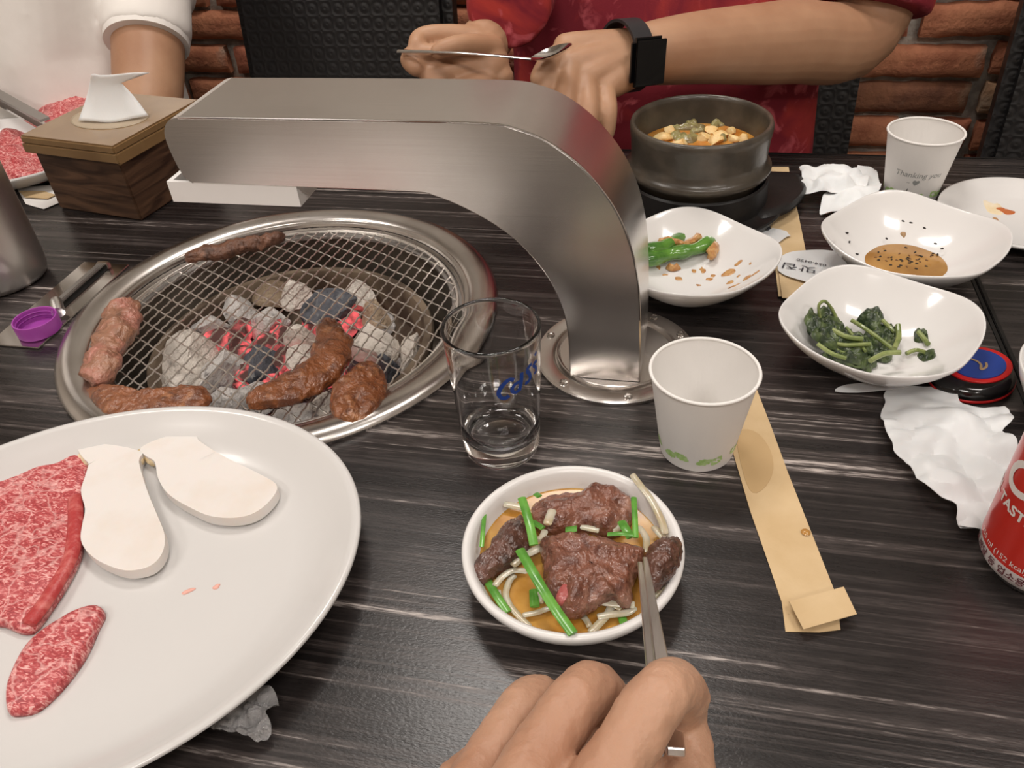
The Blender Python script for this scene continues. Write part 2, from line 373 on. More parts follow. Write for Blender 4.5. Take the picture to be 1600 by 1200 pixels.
def brick_geo(w, seed):
    bm = bmesh.new(); bmesh.ops.create_grid(bm, x_segments=14, y_segments=5, size=.5); V = []; 
    h = .053
    for v in bm.verts:
        x, z = v.co.x*w, v.co.y*h; ex = max(abs(v.co.x)*2-.0, abs(v.co.y)*2)
        x += .004*noise.noise(Vector((z*40, seed*9.1, x*9)))*(abs(v.co.x) > .45); z += .0045*noise.noise(Vector((x*30, seed*5.3, 0)))*(abs(v.co.y) > .45)
        V.append((x, -.012*(1-max(0, ex-.84)/.16*.65)+.002*noise.noise(Vector((x*40, z*40, seed))), z))
    Fc = [[v.index for v in f.verts] for f in bm.faces]; bd = [(e.verts[0].index, e.verts[1].index) for e in bm.edges if e.is_boundary]; bm.free(); n = len(V)
    V += [(v[0], .014, v[2]) for v in V]; Fc += [[a, b, b+n, a+n] for a, b in bd]
    return fixn((V, Fc))
protos = []
for s in range(8):
    me = bpy.data.meshes.new('brick'); g = brick_geo(.226 if s < 6 else .108, s+1); me.from_pydata(g[0], [], g[1]); me.polygons.foreach_set('use_smooth', [True]*len(me.polygons)); me.set_sharp_from_angle(angle=1.0); me.materials.append(BRK[0]); protos.append(me)
variants = {}
row0 = -.118
for r in range(-3, 8):
    z = row0+r*.067+.0335
    x = -1.45+(.12 if r % 2 else 0)+random.uniform(-.01, .01)
    while x < 1.1:
        k = random.choice(range(6)); half = random.random() < .1
        if half: k = random.choice((6, 7))
        w = .226 if k < 6 else .108
        mi = random.choices(range(4), (5, 4, 2, 1))[0]
        key = (k, mi)
        if key not in variants:
            me = protos[k].copy(); me.materials[0] = BRK[mi]; variants[key] = me
        o = bpy.data.objects.new('brick', variants[key]); COL.objects.link(o); o.parent = wb
        o.location = Vector((x+w/2, WY+random.uniform(-.002, .003), z+random.uniform(-.002, .002)))-wb.location; o.rotation_euler = (0, random.uniform(-.012, .012), 0)
        x += w+random.uniform(.014, .022)

for i, (x, y, sx, sy, w) in enumerate(LAMPS):
    t = thing('ceiling_light', 'flat rectangular ceiling light ' + ('over the far table edge by the brick wall', 'over the right-hand table', 'over the tissue box end of the table', 'behind the near seat', 'added as unseen fill near the rear right corner of the room', 'added as unseen fill near the rear left corner of the room')[i], 'ceiling light', (x, y, CEIL-.03), 'ceiling lights')
    a, b = sx/2+.02, sy/2+.02
    obj('frame', join(box(x-a, x+a, y-b, y-b+.018, CEIL-.04, CEIL), box(x-a, x+a, y+b-.018, y+b, CEIL-.04, CEIL), box(x-a, x-a+.018, y-b, y+b, CEIL-.04, CEIL), box(x+a-.018, x+a, y-b, y+b, CEIL-.04, CEIL)), CERAM2, t)
    obj('backing_panel', box(x-a+.01, x+a-.01, y-b+.01, y+b-.01, CEIL-.02, CEIL), CERAM2, t)

# ------------------------------------------------------------------ tables
SEAM = .2635
GC = np.array([-.3686, .5819]); GR = .204     # grill
BC = np.array([-.050, .553]); BR = .0675      # duct base
def table(x0, x1, y0, y1, label, holes=False):
    t = thing('dining_table', label, 'table', ((x0+x1)/2, (y0+y1)/2, FLOOR))
    if holes:
        # top with a round opening for the grill: outer rectangle to circle fan
        n = 96; V = []; Fc = []
        rr = .172
        for i in range(n):
            a = 2*math.pi*i/n; ca, sa = math.cos(a), math.sin(a); V.append((GC[0]+rr*ca, GC[1]+rr*sa, 0))
        for i in range(n):
            a = 2*math.pi*i/n; ca, sa = math.cos(a), math.sin(a)
            s = min(((x1-GC[0])/ca if ca > 1e-9 else 1e9), ((x0-GC[0])/ca if ca < -1e-9 else 1e9), ((y1-GC[1])/sa if sa > 1e-9 else 1e9), ((y0-GC[1])/sa if sa < -1e-9 else 1e9))
            V.append((GC[0]+s*ca, GC[1]+s*sa, 0))
        # snap nearest samples to the four corners
        for cx, cy in ((x0, y0), (x1, y0), (x1, y1), (x0, y1)):
            j = min(range(n, 2*n), key=lambda q: (V[q][0]-cx)**2+(V[q][1]-cy)**2); V[j] = (cx, cy, 0)
        m_ = len(V); V += [(x, y, -.03) for x, y, z in V]
        for i in range(n):
            j = (i+1) % n
            Fc += [[i, n+i, n+j, j], [m_+i, m_+j, m_+n+j, m_+n+i], [n+i, m_+n+i, m_+n+j, n+j], [i, j, m_+j, m_+i]]
        obj('tabletop', fixn((V, Fc)), TABLE, t, smooth=False)
    else:
        obj('tabletop', box(x0, x1, y0, y1, -.03, 0), TABLE, t, smooth=False)
    e = .004
    for nm, b in (('front', (x0-e, x1+e, y0-e, y0, -.031, .0006)), ('back', (x0-e, x1+e, y1, y1+e, -.031, .0006)), ('l', (x0-e, x0, y0, y1, -.031, .0006)), ('r', (x1, x1+e, y0, y1, -.031, .0006))):
        obj('edge_band', box(*b, bev=.0006), BLACK, t)
    for x in (x0+.06, x1-.06):
        for y in (y0+.06, y1-.06): obj('leg', box(x-.025, x+.025, y-.025, y+.025, FLOOR, -.03, .003), BLACK, t)
    return t
table(-1.35, SEAM-.0045, .02, .978, 'large dark streaked wood-grain table with the round charcoal grill set in it', True)
table(SEAM+.0045, 1.35, .02, .978, 'dark streaked wood-grain table beyond the seam at the right edge')

# ------------------------------------------------------------------ charcoal grill, grate, coals
g = thing('charcoal_grill', 'round brushed steel charcoal grill ring sunk into the dark table', 'grill', (GC[0], GC[1], 0))
cg = (GC[0], GC[1], 0)
obj('rim_ring', lathe([(.2035, .0003), (.2045, .003), (.203, .006), (.199, .0085), (.194, .0095), (.188, .0092), (.182, .0075), (.1775, .0055), (.1765, .004), (.1735, .0035), (.1725, .002), (.1715, -.004), (.1695, -.004), (.1695, -.012), (.1685, -.03), (.172, -.03), (.173, -.0005)], cg, 128), STEELR, g)
obj('support_ledge', lathe([(.1695, -.0068), (.1600, -.0068), (.1595, -.009), (.1695, -.009)], cg, 96), STEELD, g)
obj('inner_wall', lathe([(.1684, -.006), (.166, -.04), (.160, -.10), (.0, -.10), (0, -.104), (.163, -.104), (.169, -.04), (.1695, -.006)], cg, 96), SOOT, g)
fp = obj('fire_pot', lathe([(.128, -.098), (.136, -.05), (.139, -.036), (.137, -.032), (.130, -.032), (.128, -.036), (.124, -.07), (.10, -.085), (0, -.088), (0, -.092), (.10, -.09), (.126, -.099)], cg, 96), POTC, g)
# engraved dots on the rim
for k in range(3):
    p = at(412+k*27, 344-k*6.5+k*k*1.2, .008)
    for q in range(4):
        a = q*1.57+k; obj('stamped_dot', lathe([(0, .0005), (.0011, .0004), (.0015, 0)], (p[0]+.0045*math.cos(a), p[1]+.0035*math.sin(a), .0086), 8), MIRROR, g)
# wire grate
gt = thing('wire_grate', 'round steel wire grate with slanted mesh lying in the grill ring', 'grate', (GC[0], GC[1], -.004))
ZG = -.003; RG = .1655
def dome(x, y): return ZG+.005*(1-((x-GC[0])**2+(y-GC[1])**2)/RG**2)
ring_pts = [(GC[0]+RG*math.cos(a), GC[1]+RG*math.sin(a), ZG) for a in np.linspace(0, 2*math.pi, 97)]
obj('rim_wire', tube(ring_pts, .0016, 6, caps=False), WIRE, gt)
def wires(ang, step, r, crimp, lift, off):
    d = np.array([math.cos(ang), math.sin(ang)]); nn = np.array([-d[1], d[0]]); k = -int(RG/step)
    s = k*step+off
    while s < RG-.002:
        if abs(s) < RG-.002:
            hl = math.sqrt(RG**2-s**2); m = max(6, int(2*hl/.0048)); P = []
            for i in range(m+1):
                t = -hl+2*hl*i/m; q = GC+nn*s+d*t
                w = crimp*(1 if i % 2 else -1)
                P.append((q[0]+nn[0]*w*.6, q[1]+nn[1]*w*.6, dome(q[0], q[1])+lift+w*.6))
            obj('wire', tube(P, r, 5), WIRE, gt)
        s += step
wires(math.radians(84.5), .0112, .0008, .00042, .0007, .002)
wires(math.radians(-28.5), .0185, .0007, .0003, -.0006, .004)

def coal_geo(c, sx, sy, sz, rot, seed):
    bm = bmesh.new(); bmesh.ops.create_icosphere(bm, subdivisions=3, radius=1); V = []
    rr = random.Random(seed); cuts = []
    for _ in range(9):
        v = Vector((rr.uniform(-1, 1), rr.uniform(-1, 1), rr.uniform(-1, 1))).normalized(); cuts.append((v, rr.uniform(.42, .74)))
    for v in bm.verts:
        p = v.co.copy()
        for nrm, d in cuts:
            k = p.dot(nrm)
            if k > d: p -= nrm*(k-d)*.98
        p *= 1+.14*noise.noise(p*1.7+Vector((seed, 0, 0)))+.05*noise.noise(p*5+Vector((seed, 3, 0)))
        q = np.array([p.x*sx, p.y*sy, p.z*sz]); q = rotz(rot)(q); V.append((q[0]+c[0], q[1]+c[1], q[2]+c[2]))
    Fc = [[v.index for v in f.verts] for f in bm.faces]; bm.free(); return V, Fc
def ash_mat(name, a, b, c):
    return mat(name, srgb(*a), .95, col2=srgb(*b), ns=45, nd=5, lo=.42, hi=.68, col3=srgb(*c), ns3=70, lo3=.60, hi3=.72, bump=.8, bs=240, bd=.004, spec=.1)
ASH = [ash_mat('pale_ash', (226, 218, 208), (196, 188, 178), (110, 102, 94)), ash_mat('grey_ash', (206, 202, 198), (158, 154, 152), (78, 74, 72)), ash_mat('dark_char', (96, 98, 104), (48, 50, 56), (150, 150, 150)), ash_mat('tan_ash', (170, 152, 130), (120, 100, 84), (70, 60, 50))]
def ember_mat():
    m = bpy.data.materials.new('glowing_ember'); m.use_nodes = True; n = m.node_tree.nodes; L = m.node_tree.links; p = n['Principled BSDF']
    p.inputs['Base Color'].default_value = srgb(90, 60, 56); p.inputs['Roughness'].default_value = .9
    t = n.new('ShaderNodeTexNoise'); t.inputs['Scale'].default_value = 55; t.inputs['Detail'].default_value = 4
    tc = n.new('ShaderNodeTexCoord'); L.new(tc.outputs['Object'], t.inputs[0])
    r = n.new('ShaderNodeMapRange'); r.inputs[1].default_value = .42; r.inputs[2].default_value = .62; r.inputs[4].default_value = .95; L.new(t.outputs[0], r.inputs[0]); L.new(r.outputs[0], p.inputs['Emission Strength'])
    p.inputs['Emission Color'].default_value = (1.0, .13, .14, 1); return m
EMBER = ember_mat()
coals = [(294, 546, 44, 48, 0, 'pale'), (334, 505, 46, 26, 1, 'grey'), (373, 477, 26, 28, 1, 'grey'), (419, 492, 44, 28, 1, 'grey'), (456, 458, 32, 32, 0, 'pale'), (508, 474, 56, 34, 2, 'dark'), (552, 455, 32, 30, 0, 'pale'), (588, 482, 24, 20, 3, 'tan'),
         (572, 530, 44, 52, 0, 'pale'), (637, 536, 20, 48, 0, 'pale'), (347, 567, 30, 44, 1, 'grey'), (406, 552, 34, 40, 2, 'dark'), (475, 522, 32, 16, 0, 'pale'), (464, 556, 32, 22, 0, 'pale'), (284, 590, 52, 20, 0, 'pale'), (350, 620, 34, 24, 1, 'grey'),
         (503, 628, 24, 36, 0, 'pale'), (466, 652, 46, 30, 1, 'grey'), (422, 452, 32, 22, 3, 'tan'), (398, 610, 40, 26, 1, 'grey'), (610, 570, 26, 24, 2, 'dark')]
lab = {'pale': 'pale ash-covered charcoal lump under the wire grate', 'grey': 'grey ash-covered charcoal lump under the wire grate', 'dark': 'dark blue-black charcoal lump under the wire grate', 'tan': 'brownish ashy charcoal lump at the back of the fire'}
CL = ['large pale ash-covered charcoal lump at the left of the fire', 'long grey charcoal lump behind the large pale left one', 'small grey charcoal lump at the back left of the fire', 'grey charcoal slab at the back centre, left of the tall pale lump', 'tall pale charcoal lump at the back of the fire', 'broad blue-black charcoal lump at the back of the fire', 'pale charcoal lump right behind the blue-black one', 'small brownish charcoal lump at the back right of the fire', 'largest pale charcoal lump right of the curved meat', 'narrow upright pale charcoal lump at the far right of the fire', 'grey charcoal lump just right of the large pale left one', 'dark streaked charcoal lump near the middle of the fire', 'thin pale charcoal sliver behind the curved meat', 'pale charcoal piece left of the curved meat', 'long low pale charcoal piece behind the flat meat strip', 'grey charcoal lump at the end of the flat meat strip', 'pale charcoal lump between the curved and the rounded meat', 'grey charcoal lump at the very front by the platter', 'brownish charcoal lump at the back of the fire', 'grey charcoal lump left of the curved meat end', 'dark charcoal lump right of the largest pale one']
for i, (u, v, w, h, k, nm) in enumerate(coals):
    z = -.040 if i not in (5, 8, 0) else -.036
    p = at(u, v+4, z); sx = w*.00072; sy = h*.00072*1.2
    o = obj('charcoal', coal_geo((p[0], p[1], z-.006), sx, sy, .021, random.uniform(-.2, .2)+.25, i+3), ASH[k], sharp=28)
    tag(o, CL[i], 'charcoal', 'charcoal lumps in the grill')
for i, (u, v, w) in enumerate([(372, 560, 26), (430, 535, 30), (500, 505, 34), (450, 535, 26), (520, 590, 32), (545, 500, 24), (345, 540, 24), (480, 585, 30), (410, 590, 30), (560, 610, 26), (380, 520, 22), (440, 570, 26), (385, 585, 22), (372, 545, 20), (530, 520, 24), (430, 520, 20), (545, 615, 22)]):
    p = at(u, v, -.052)
    tag(obj('ember', coal_geo((p[0], p[1], -.050), w*.00085, w*.00085, .016, i*.7, i+60), EMBER, sharp=28), 'red glowing ember between the grey charcoal lumps', 'ember', 'glowing embers in the grill')
for i in range(26):   # dark coal bed below
    a, r = i*2.4, .105*math.sqrt((i+.5)/26); c = (GC[0]+r*math.cos(a), GC[1]+r*math.sin(a), -.073)
    tag(obj('charcoal', coal_geo(c, .021, .019, .012, a, i+90), ASH[2 if i % 3 else 1], sharp=28), 'deep charcoal lump at the bottom of the fire pot', 'charcoal', 'deep charcoal lumps')

# damper plate beside the ring
DP = thing('damper_plate', 'polished steel damper plate with lever beside the grill ring', 'damper', (-.602, .57, 0))
obj('plate', box(-.632, -.577, .497, .648, .0002, .0022, .0006), MIRROR, DP)
obj('slot', box(-.6035, -.5945, .555, .640, .0022, .0028), BLACK, DP)
lv = obj('lever', box(-.606, -.599, .562, .636, .0045, .0085, .001), STEELD, DP)
kp = at(88, 478, .012)
obj('lever_knob', tube([(kp[0]-.004, kp[1]+.006, .013), (kp[0]-.001, kp[1]+.002, .013), (kp[0]+.007, kp[1]-.008, .010)], [.0055, .0062, .0062], 16), mat('satin_aluminium', (.8, .79, .78, 1), .28, 1), DP)
obj('lever_end', box(-.606, -.592, .634, .640, .0028, .0098, .001), MIRROR, DP)
pc = at(58, 506, .010)
PURP = mat('purple_plastic', srgb(150, 62, 152), .4, col2=srgb(160, 72, 160), ns=30, sss=.1)
cp = thing('bottle_cap', 'purple plastic screw cap lying open side up on the damper plate', 'cap', (pc[0], pc[1], .0024))
cpc = (pc[0], pc[1], .0024)
obj('cap_shell', lathe([(0, 0), (.0185, 0), (.0198, .001), (.0202, .013), (.0198, .0145), (.0186, .0145), (.0182, .0135), (.018, .0022), (0, .002)], cpc, 48), PURP, cp)
for z in (.006, .0098): obj('thread', tube([(cpc[0]+.0178*math.cos(a), cpc[1]+.0178*math.sin(a), cpc[2]+z+a*.0003) for a in np.linspace(0, 6.0, 40)], .0007, 6), PURP, cp)

# ------------------------------------------------------------------ extraction duct
D = thing('extraction_duct', 'brushed steel swan-neck extraction duct rising beside the grill', 'duct', (BC[0], BC[1], 0))
Y0, Y1 = .514, .600
outer = [(-.3665, .2155), (-.30, .2157), (-.20, .2157), (-.136, .2150), (-.115, .2115), (-.096, .2040), (-.076, .1895), (-.060, .1720), (-.0475, .1525), (-.0385, .130), (-.0325, .105), (-.0295, .080), (-.0275, .045), (-.0265, .0040)]
inner = [(-.372, .1640), (-.30, .1635), (-.20, .1630), (-.180, .1605), (-.158, .1515), (-.138, .1400), (-.122, .1275), (-.108, .1110), (-.098, .0950), (-.091, .0780), (-.0865, .060), (-.0845, .045), (-.084, .025), (-.084, .0040)]
o_ = spline([(a, 0, b) for a, b in outer], 4); i_ = spline([(a, 0, b) for a, b in inner], 4)
# rounded left end
tip = [(-.3665, .2155), (-.374, .2135), (-.3795, .2085), (-.3825, .200), (-.3815, .185), (-.378, .170), (-.372, .164)]
def duct_geo():
    V = []; Fc = []; n = len(o_)
    bvl = .0012
    for (P, Q) in zip(o_, i_):
        d = np.array([P[0]-Q[0], P[2]-Q[2]]); L_ = np.linalg.norm(d); d /= L_
        for (r, y) in ((L_-bvl, Y0), (L_, Y0+bvl), (L_, Y1-bvl), (L_-bvl, Y1), (bvl, Y1), (0, Y1-bvl), (0, Y0+bvl), (bvl, Y0)):
            V.append((Q[0]+d[0]*r, y, Q[2]+d[1]*r))
    for i in range(n-1):
        for j in range(8): k = (j+1) % 8; Fc.append([i*8+j, i*8+k, (i+1)*8+k, (i+1)*8+j])
    Fc.append([(n-1)*8+j for j in range(8)])
    return fixn((V, Fc))
obj('duct_body', duct_geo(), STEEL, D, sharp=30)
def cap_geo():
    V = []; Fc = []; n = len(tip); T = spline([(a, 0, b) for a, b in tip], 3); n = len(T)
    for y in (Y0+.0003, Y1-.0003):
        for p in T: V.append((p[0], y, p[2]))
    for i in range(n-1): Fc.append([i, i+1, n+i+1, n+i])
    Fc.append(list(range(n))[::-1]); Fc.append([n+i for i in range(n)]); Fc.append([0, n, 2*n-1, n-1])
    return fixn((V, Fc))
obj('duct_end', cap_geo(), STEEL, D, sharp=50)
obj('highlight_bead', tube([(p[0], Y0+.0002, p[2]+.0001) for p in o_[:-6]], .0007, 6), MIRROR, D)  # polished bead added along the edge to make its thin bright highlight
obj('intake_frame', join(box(-.395, -.287, Y0+.001, Y0+.004, .1475, .1645), box(-.395, -.287, Y1-.004, Y1-.001, .1475, .1645), box(-.395, -.391, Y0+.004, Y1-.004, .1475, .1645), box(-.291, -.287, Y0+.004, Y1-.004, .1475, .1645)), mat('white_enamel', (.82, .80, .78, 1), .4), D, smooth=False)
obj('filter_panel', box(-.391, -.291, Y0+.004, Y1-.004, .150, .153), SOOT, D)
br = obj('base_flange', lathe([(BR, .0003), (BR, .0028), (BR-.0012, .004), (.0545, .0042), (.0525, .003), (.0515, .0008), (.0505, .0008), (.0502, .0055), (.0495, .0062), (.0485, .0055), (.047, .0035), (0, .0035), (0, .0003)], (BC[0], BC[1], 0), 96), STEELR, D)
for a in (-128, -75, 30, 62, 165, 120, -20):
    a = math.radians(a); q = (BC[0]+.0605*math.cos(a), BC[1]+.0605*math.sin(a), .0041)
    s = obj('screw', lathe([(.0036, 0), (.0034, .0012), (.0022, .0018), (.0018, .0012), (0, .0011)], q, 20), MIRROR, br)
WL[br.name] = WL[D.name]

# ------------------------------------------------------------------ drinking glass with blue lettering
gc = np.array([-.1228, .4305]); gR, gr, gH = .0338, .0283, .1103
gl = thing('beer_glass', 'empty clear beer glass with blue lettering between grill and dish', 'glass', (gc[0], gc[1], 0))
def rad(z): return gr+(gR-gr)*min(1, z/gH)**.9
prof = [(0, .0012), (gr-.006, .001), (gr-.003, .0002), (gr-.0008, .0012)]+[(rad(z), z) for z in np.linspace(.005, gH-.004, 10)]
prof += [(gR+.0002, gH-.002), (gR-.0003, gH-.0004), (gR-.0014, gH), (gR-.0023, gH-.0006), (gR-.0025, gH-.003)]
prof += [(rad(z)-.0020, z) for z in np.linspace(gH-.008, .024, 9)]+[(gr-.0034, .0175), (gr-.006, .0145), (gr-.012, .0125), (0, .012)]
obj('glass_body', lathe(prof, (gc[0], gc[1], 0.0002), 96), GLASS, gl, sharp=180)
BLUEP = mat('blue_print', srgb(24, 62, 140), .35)
a0 = math.atan2(-gc[1], -gc[0])
zg = affine(10.91, 760, 530)
def on_glass(u, v):
    d = BAS[0]*(u-800)/F + BAS[1]*(v-600)/F + BAS[2]; lo = None
    for t in np.arange(.30, .60, .0004):
        q = EYE+d*t
        if 0 < q[2] < gH and math.hypot(q[0]-gc[0], q[1]-gc[1]) <= rad(q[2])+.0002: lo = q; break
    if lo is None:
        t = min(np.arange(.30, .60, .0004), key=lambda t: abs(math.hypot(*(EYE+d*t)[:2]-gc)-rad((EYE+d*t)[2]))); lo = EYE+d*t
    return math.atan2(lo[1]-gc[1], lo[0]-gc[0]), lo[2]
def glass_stroke(px, w):
    Q = spline([(*on_glass(u, v), 0) for u, v in zg(px)], 6); V = []; Fc = []
    for k, q in enumerate(Q):
        t = Q[min(k+1, len(Q)-1)]-Q[max(k-1, 0)]; t = np.array([t[0]*.031, t[1]]); t /= np.linalg.norm(t)+1e-9; nn = np.array([-t[1]/.031, t[0]])
        for sg in (-1, 1):
            ph, z = q[0]+nn[0]*w*sg, q[1]+nn[1]*w*sg; r = rad(z)+.00018; V.append((gc[0]+r*math.cos(ph), gc[1]+r*math.sin(ph), z))
    for k in range(len(Q)-1): Fc.append([2*k, 2*k+1, 2*k+3, 2*k+2])
    return V, Fc
for nm, strokes in (('letter_c', [([(470, 695), (390, 690), (310, 750), (235, 850), (210, 940), (260, 1000), (330, 1005), (385, 960)], .0015)]),
                    ('letter_a', [([(600, 570), (595, 690), (570, 830), (555, 880)], .0014), ([(570, 720), (500, 760), (445, 830), (445, 890), (500, 905), (560, 860)], .0013)]),
                    ('letter_s', [([(775, 420), (725, 470), (695, 545), (735, 590), (745, 650), (715, 720), (660, 755)], .0014)]),
                    ('letter_s', [([(862, 370), (822, 400), (800, 450), (838, 480), (850, 530), (815, 590)], .0012), ([(850, 215), (825, 280)], .0012)])):
    obj(nm, join(*[glass_stroke(a_, w_) for a_, w_ in strokes]), BLUEP, gl, smooth=False)

# ------------------------------------------------------------------ paper cups
def paper_cup(c, label, ph0, name='paper_cup'):
    t = thing(name, label, 'cup', (c[0], c[1], 0), 'white paper cups')
    R, r, h = .0366, .0263, .0715; C = (c[0], c[1], .0003)
    obj('cup_wall', lathe([(r-.0012, .0), (r, .0004), (R, h), (R-.0005, h+.0002), (R-.0006, h-.001), (r-.0004, .006), (0, .0058), (0, .0052), (r-.0012, .005)], C, 72), PAPERW, t, sharp=60)
    obj('rolled_rim', tube([(C[0]+R*math.cos(a), C[1]+R*math.sin(a), C[2]+h+.0003) for a in np.linspace(0, 2*math.pi, 73)], .00125, 10, caps=False), PAPERW, t)
    GREEN = mat('green_print', srgb(164, 200, 120), .7, col2=srgb(186, 212, 150), ns=300)
    def srf(ph, z, e=.00012): rr = r+(R-r)*z/h+e; return (C[0]+rr*math.cos(ph), C[1]+rr*math.sin(ph), C[2]+z)
    for k in range(14):
        pm = ph0+k*2*math.pi/14+(.08 if k % 2 else -.05); zc = .0100+(.0012 if k % 3 else .0028); tilt = (-.6, .5, 1.1, -.9)[k % 4]
        V = []; Fc = []; m = 9
        for i in range(m):
            s = i/(m-1); x = (s-.5)*.0130; w = .0036*math.sin(math.pi*min(1, s*.96+.04))*(1+.35*(i % 2))
            for sg in (-1, 1):
                X = x*math.cos(tilt)-sg*w*math.sin(tilt); Z = x*math.sin(tilt)+sg*w*math.cos(tilt)
                V.append(srf(pm+X/.028, zc+Z*.8))
        for i in range(m-1): Fc.append([2*i, 2*i+1, 2*i+3, 2*i+2])
        obj('leaf_print', (V, Fc), GREEN, t, smooth=False)
    return t, srf
cup1, _ = paper_cup((.0201, .4479), 'white paper cup with green leaf print standing on the kraft chopstick sleeve', -1.9)
cup2, srf2 = paper_cup((.2334, .8761), 'white paper cup with faint lettering at the back by the brick wall', -2.35)
ac = math.atan2(-.8761, -.2334)
GREYP = mat('grey_print', srgb(150, 152, 150), .7)
for s, sz, zz, ph in (('Thanking you', .0085, .034, -.62), ('~ ♥', .006, .026, -.2)):
    tg = text_geo(s, sz, .2, 0, .003); obj('printed_lettering', mapv(tg, lambda x, y, z: srf2(ac+ph+x/.031, zz+y)), GREYP, cup2, smooth=False)
tag(obj('sesame_seed', mapv(capsule([(0, 0, 0), (.0012, 0, 0)], [.0008, .0006], 8), lambda x, y, z: tuple(np.array(srf2(ac-.12, .019, .0004))+np.array([x*.3, y, z+x]))), mat('black_sesame', srgb(34, 28, 26), .5)), 'single black sesame seed stuck to the back paper cup', 'seed')

# ------------------------------------------------------------------ square wavy bowls
def square_bowl(c, rot, label, half=.0775, zc=.045, zm=.0405):
    c = np.array(c)
    a = half/2**(.5-1/2.7)
    def rim(th):
        u = th-rot+math.pi/4; return a/(abs(math.cos(u))**2.7+abs(math.sin(u))**2.7)**(1/2.7)
    def zr(th): return zm+(zc-zm)*(.5+.5*math.cos(4*(th-rot)))**1.3
    def prof(s): return max(0, (s-.30)/.70)**1.75 if s > .30 else 0
    def zin(x, y):
        th = math.atan2(y-c[1], x-c[0]); s = min(1, math.hypot(x-c[0], y-c[1])/rim(th)); return .0075+(zr(th)-.0075)*prof(s)
    n = 96; V = []; Fc = []; rows = []
    S = [0, .12, .24, .34, .44, .54, .64, .73, .81, .88, .94, .985]
    def row(fn):
        r = []
        for i in range(n): V.append(fn(2*math.pi*i/n)); r.append(len(V)-1)
        rows.append(r)
    for s in S[1:]:
        row(lambda t: (c[0]+s*rim(t)*math.cos(t), c[1]+s*rim(t)*math.sin(t), .0075+(zr(t)-.0075)*prof(s)))
    for (s, dz) in ((1.0, -.0006), (1.006, -.0022), (.998, -.0042)):
        row(lambda t: (c[0]+s*rim(t)*math.cos(t), c[1]+s*rim(t)*math.sin(t), zr(t)+dz))
    for s in (.92, .82, .70, .58, .48):
        row(lambda t: (c[0]+s*rim(t)*math.cos(t), c[1]+s*rim(t)*math.sin(t), max(.0045, .0075+(zr(t)-.0075)*prof(s)-.0055)))
    for (rr, z) in ((.033, .0042), (.032, .0004), (.029, .0004), (.0285, .003)):
        row(lambda t: (c[0]+rr*math.cos(t), c[1]+rr*math.sin(t), z))
    V.append((c[0], c[1], .0075)); ct = len(V)-1; V.append((c[0], c[1], .003)); cb = len(V)-1
    for i in range(n): j = (i+1) % n; Fc.append([ct, rows[0][i], rows[0][j]]); Fc.append([cb, rows[-1][j], rows[-1][i]])
    for A, B in zip(rows[:-1], rows[1:]):
        for i in range(n): j = (i+1) % n; Fc.append([A[i], B[i], B[j], A[j]])
    t = thing('square_bowl', label, 'bowl', (c[0], c[1], 0), 'white wavy square side dish bowls')
    obj('bowl_body', fixn((V, Fc)), CERAMIC, t, sharp=180)
    return t, zin
def smear(parent, zin, pts, m, th=.0006, name='sauce_smear', n=20):
    return obj(name, slab(pts, lambda x, y: zin(x, y)+.0002, th, 3, n, 3, 3), m, parent)
def blotch(cx, cy, rx, ry, a, seed, n=9):
    r = random.Random(seed); return [(cx+(rx*math.cos(t)*math.cos(a)-ry*math.sin(t)*math.sin(a))*k, cy+(rx*math.cos(t)*math.sin(a)+ry*math.sin(t)*math.cos(a))*k) for t, k in [(2*math.pi*i/n, r.uniform(.6, 1.25)) for i in range(n)]]
CHILI = mat('chili_sauce', srgb(196, 150, 94), .35, col2=srgb(170, 116, 64), ns=200, bump=.4, bs=400, coat=.3)
OIL = mat('oily_trace', srgb(228, 208, 168), .25, col2=srgb(236, 222, 196), ns=60)

# -- spinach bowl
b1, zin1 = square_bowl((.1545, .5705), math.radians(14), 'white wavy square bowl holding dark green spinach')
GRN = [mat('leaf_green', srgb(40, 54, 34), .35, col2=srgb(92, 108, 62), ns=120, lo=.4, hi=.7, coat=.3, bump=.5, bs=260), mat('stem_green', srgb(140, 150, 92), .4, col2=srgb(108, 122, 64), ns=90, coat=.3)]
rnd = random.Random(3)
z2 = affine(2.667, 1000, 200)
stems = [[(750, 790), (745, 740), (770, 722), (800, 755), (835, 825)], [(880, 800), (930, 830), (1000, 880), (1060, 925)], [(1075, 820), (1078, 870), (1060, 920)], [(985, 770), (985, 810), (980, 840)], [(1010, 800), (1040, 830), (1060, 850)], [(960, 970), (1020, 940), (1085, 935)], [(720, 860), (760, 880), (830, 930), (900, 950)], [(740, 900), (800, 940), (860, 960)], [(800, 840), (860, 870), (930, 880)], [(860, 830), (900, 880), (940, 930)], [(1110, 940), (1150, 925), (1190, 935)], [(1160, 850), (1185, 880), (1200, 900)], [(960, 830), (1000, 850), (1040, 890)], [(820, 900), (870, 905), (960, 900)]]
for i, s in enumerate(stems):
    P = []
    for u, v in z2(s):
        q = at(u, v, .018); zz = zin1(q[0], q[1])+(.004 if i in (10, 11) else .011+.003*(i % 3))
        q = at(u, v, zz); P.append(q)
    tag(obj('spinach_strand', tube(spline(P, 5), [.0013+.0004*(i % 3)]*((len(P)-1)*5+1), 8), GRN[1]), 'pale green spinach stem in the spinach bowl', 'spinach', 'spinach stems in the square bowl')
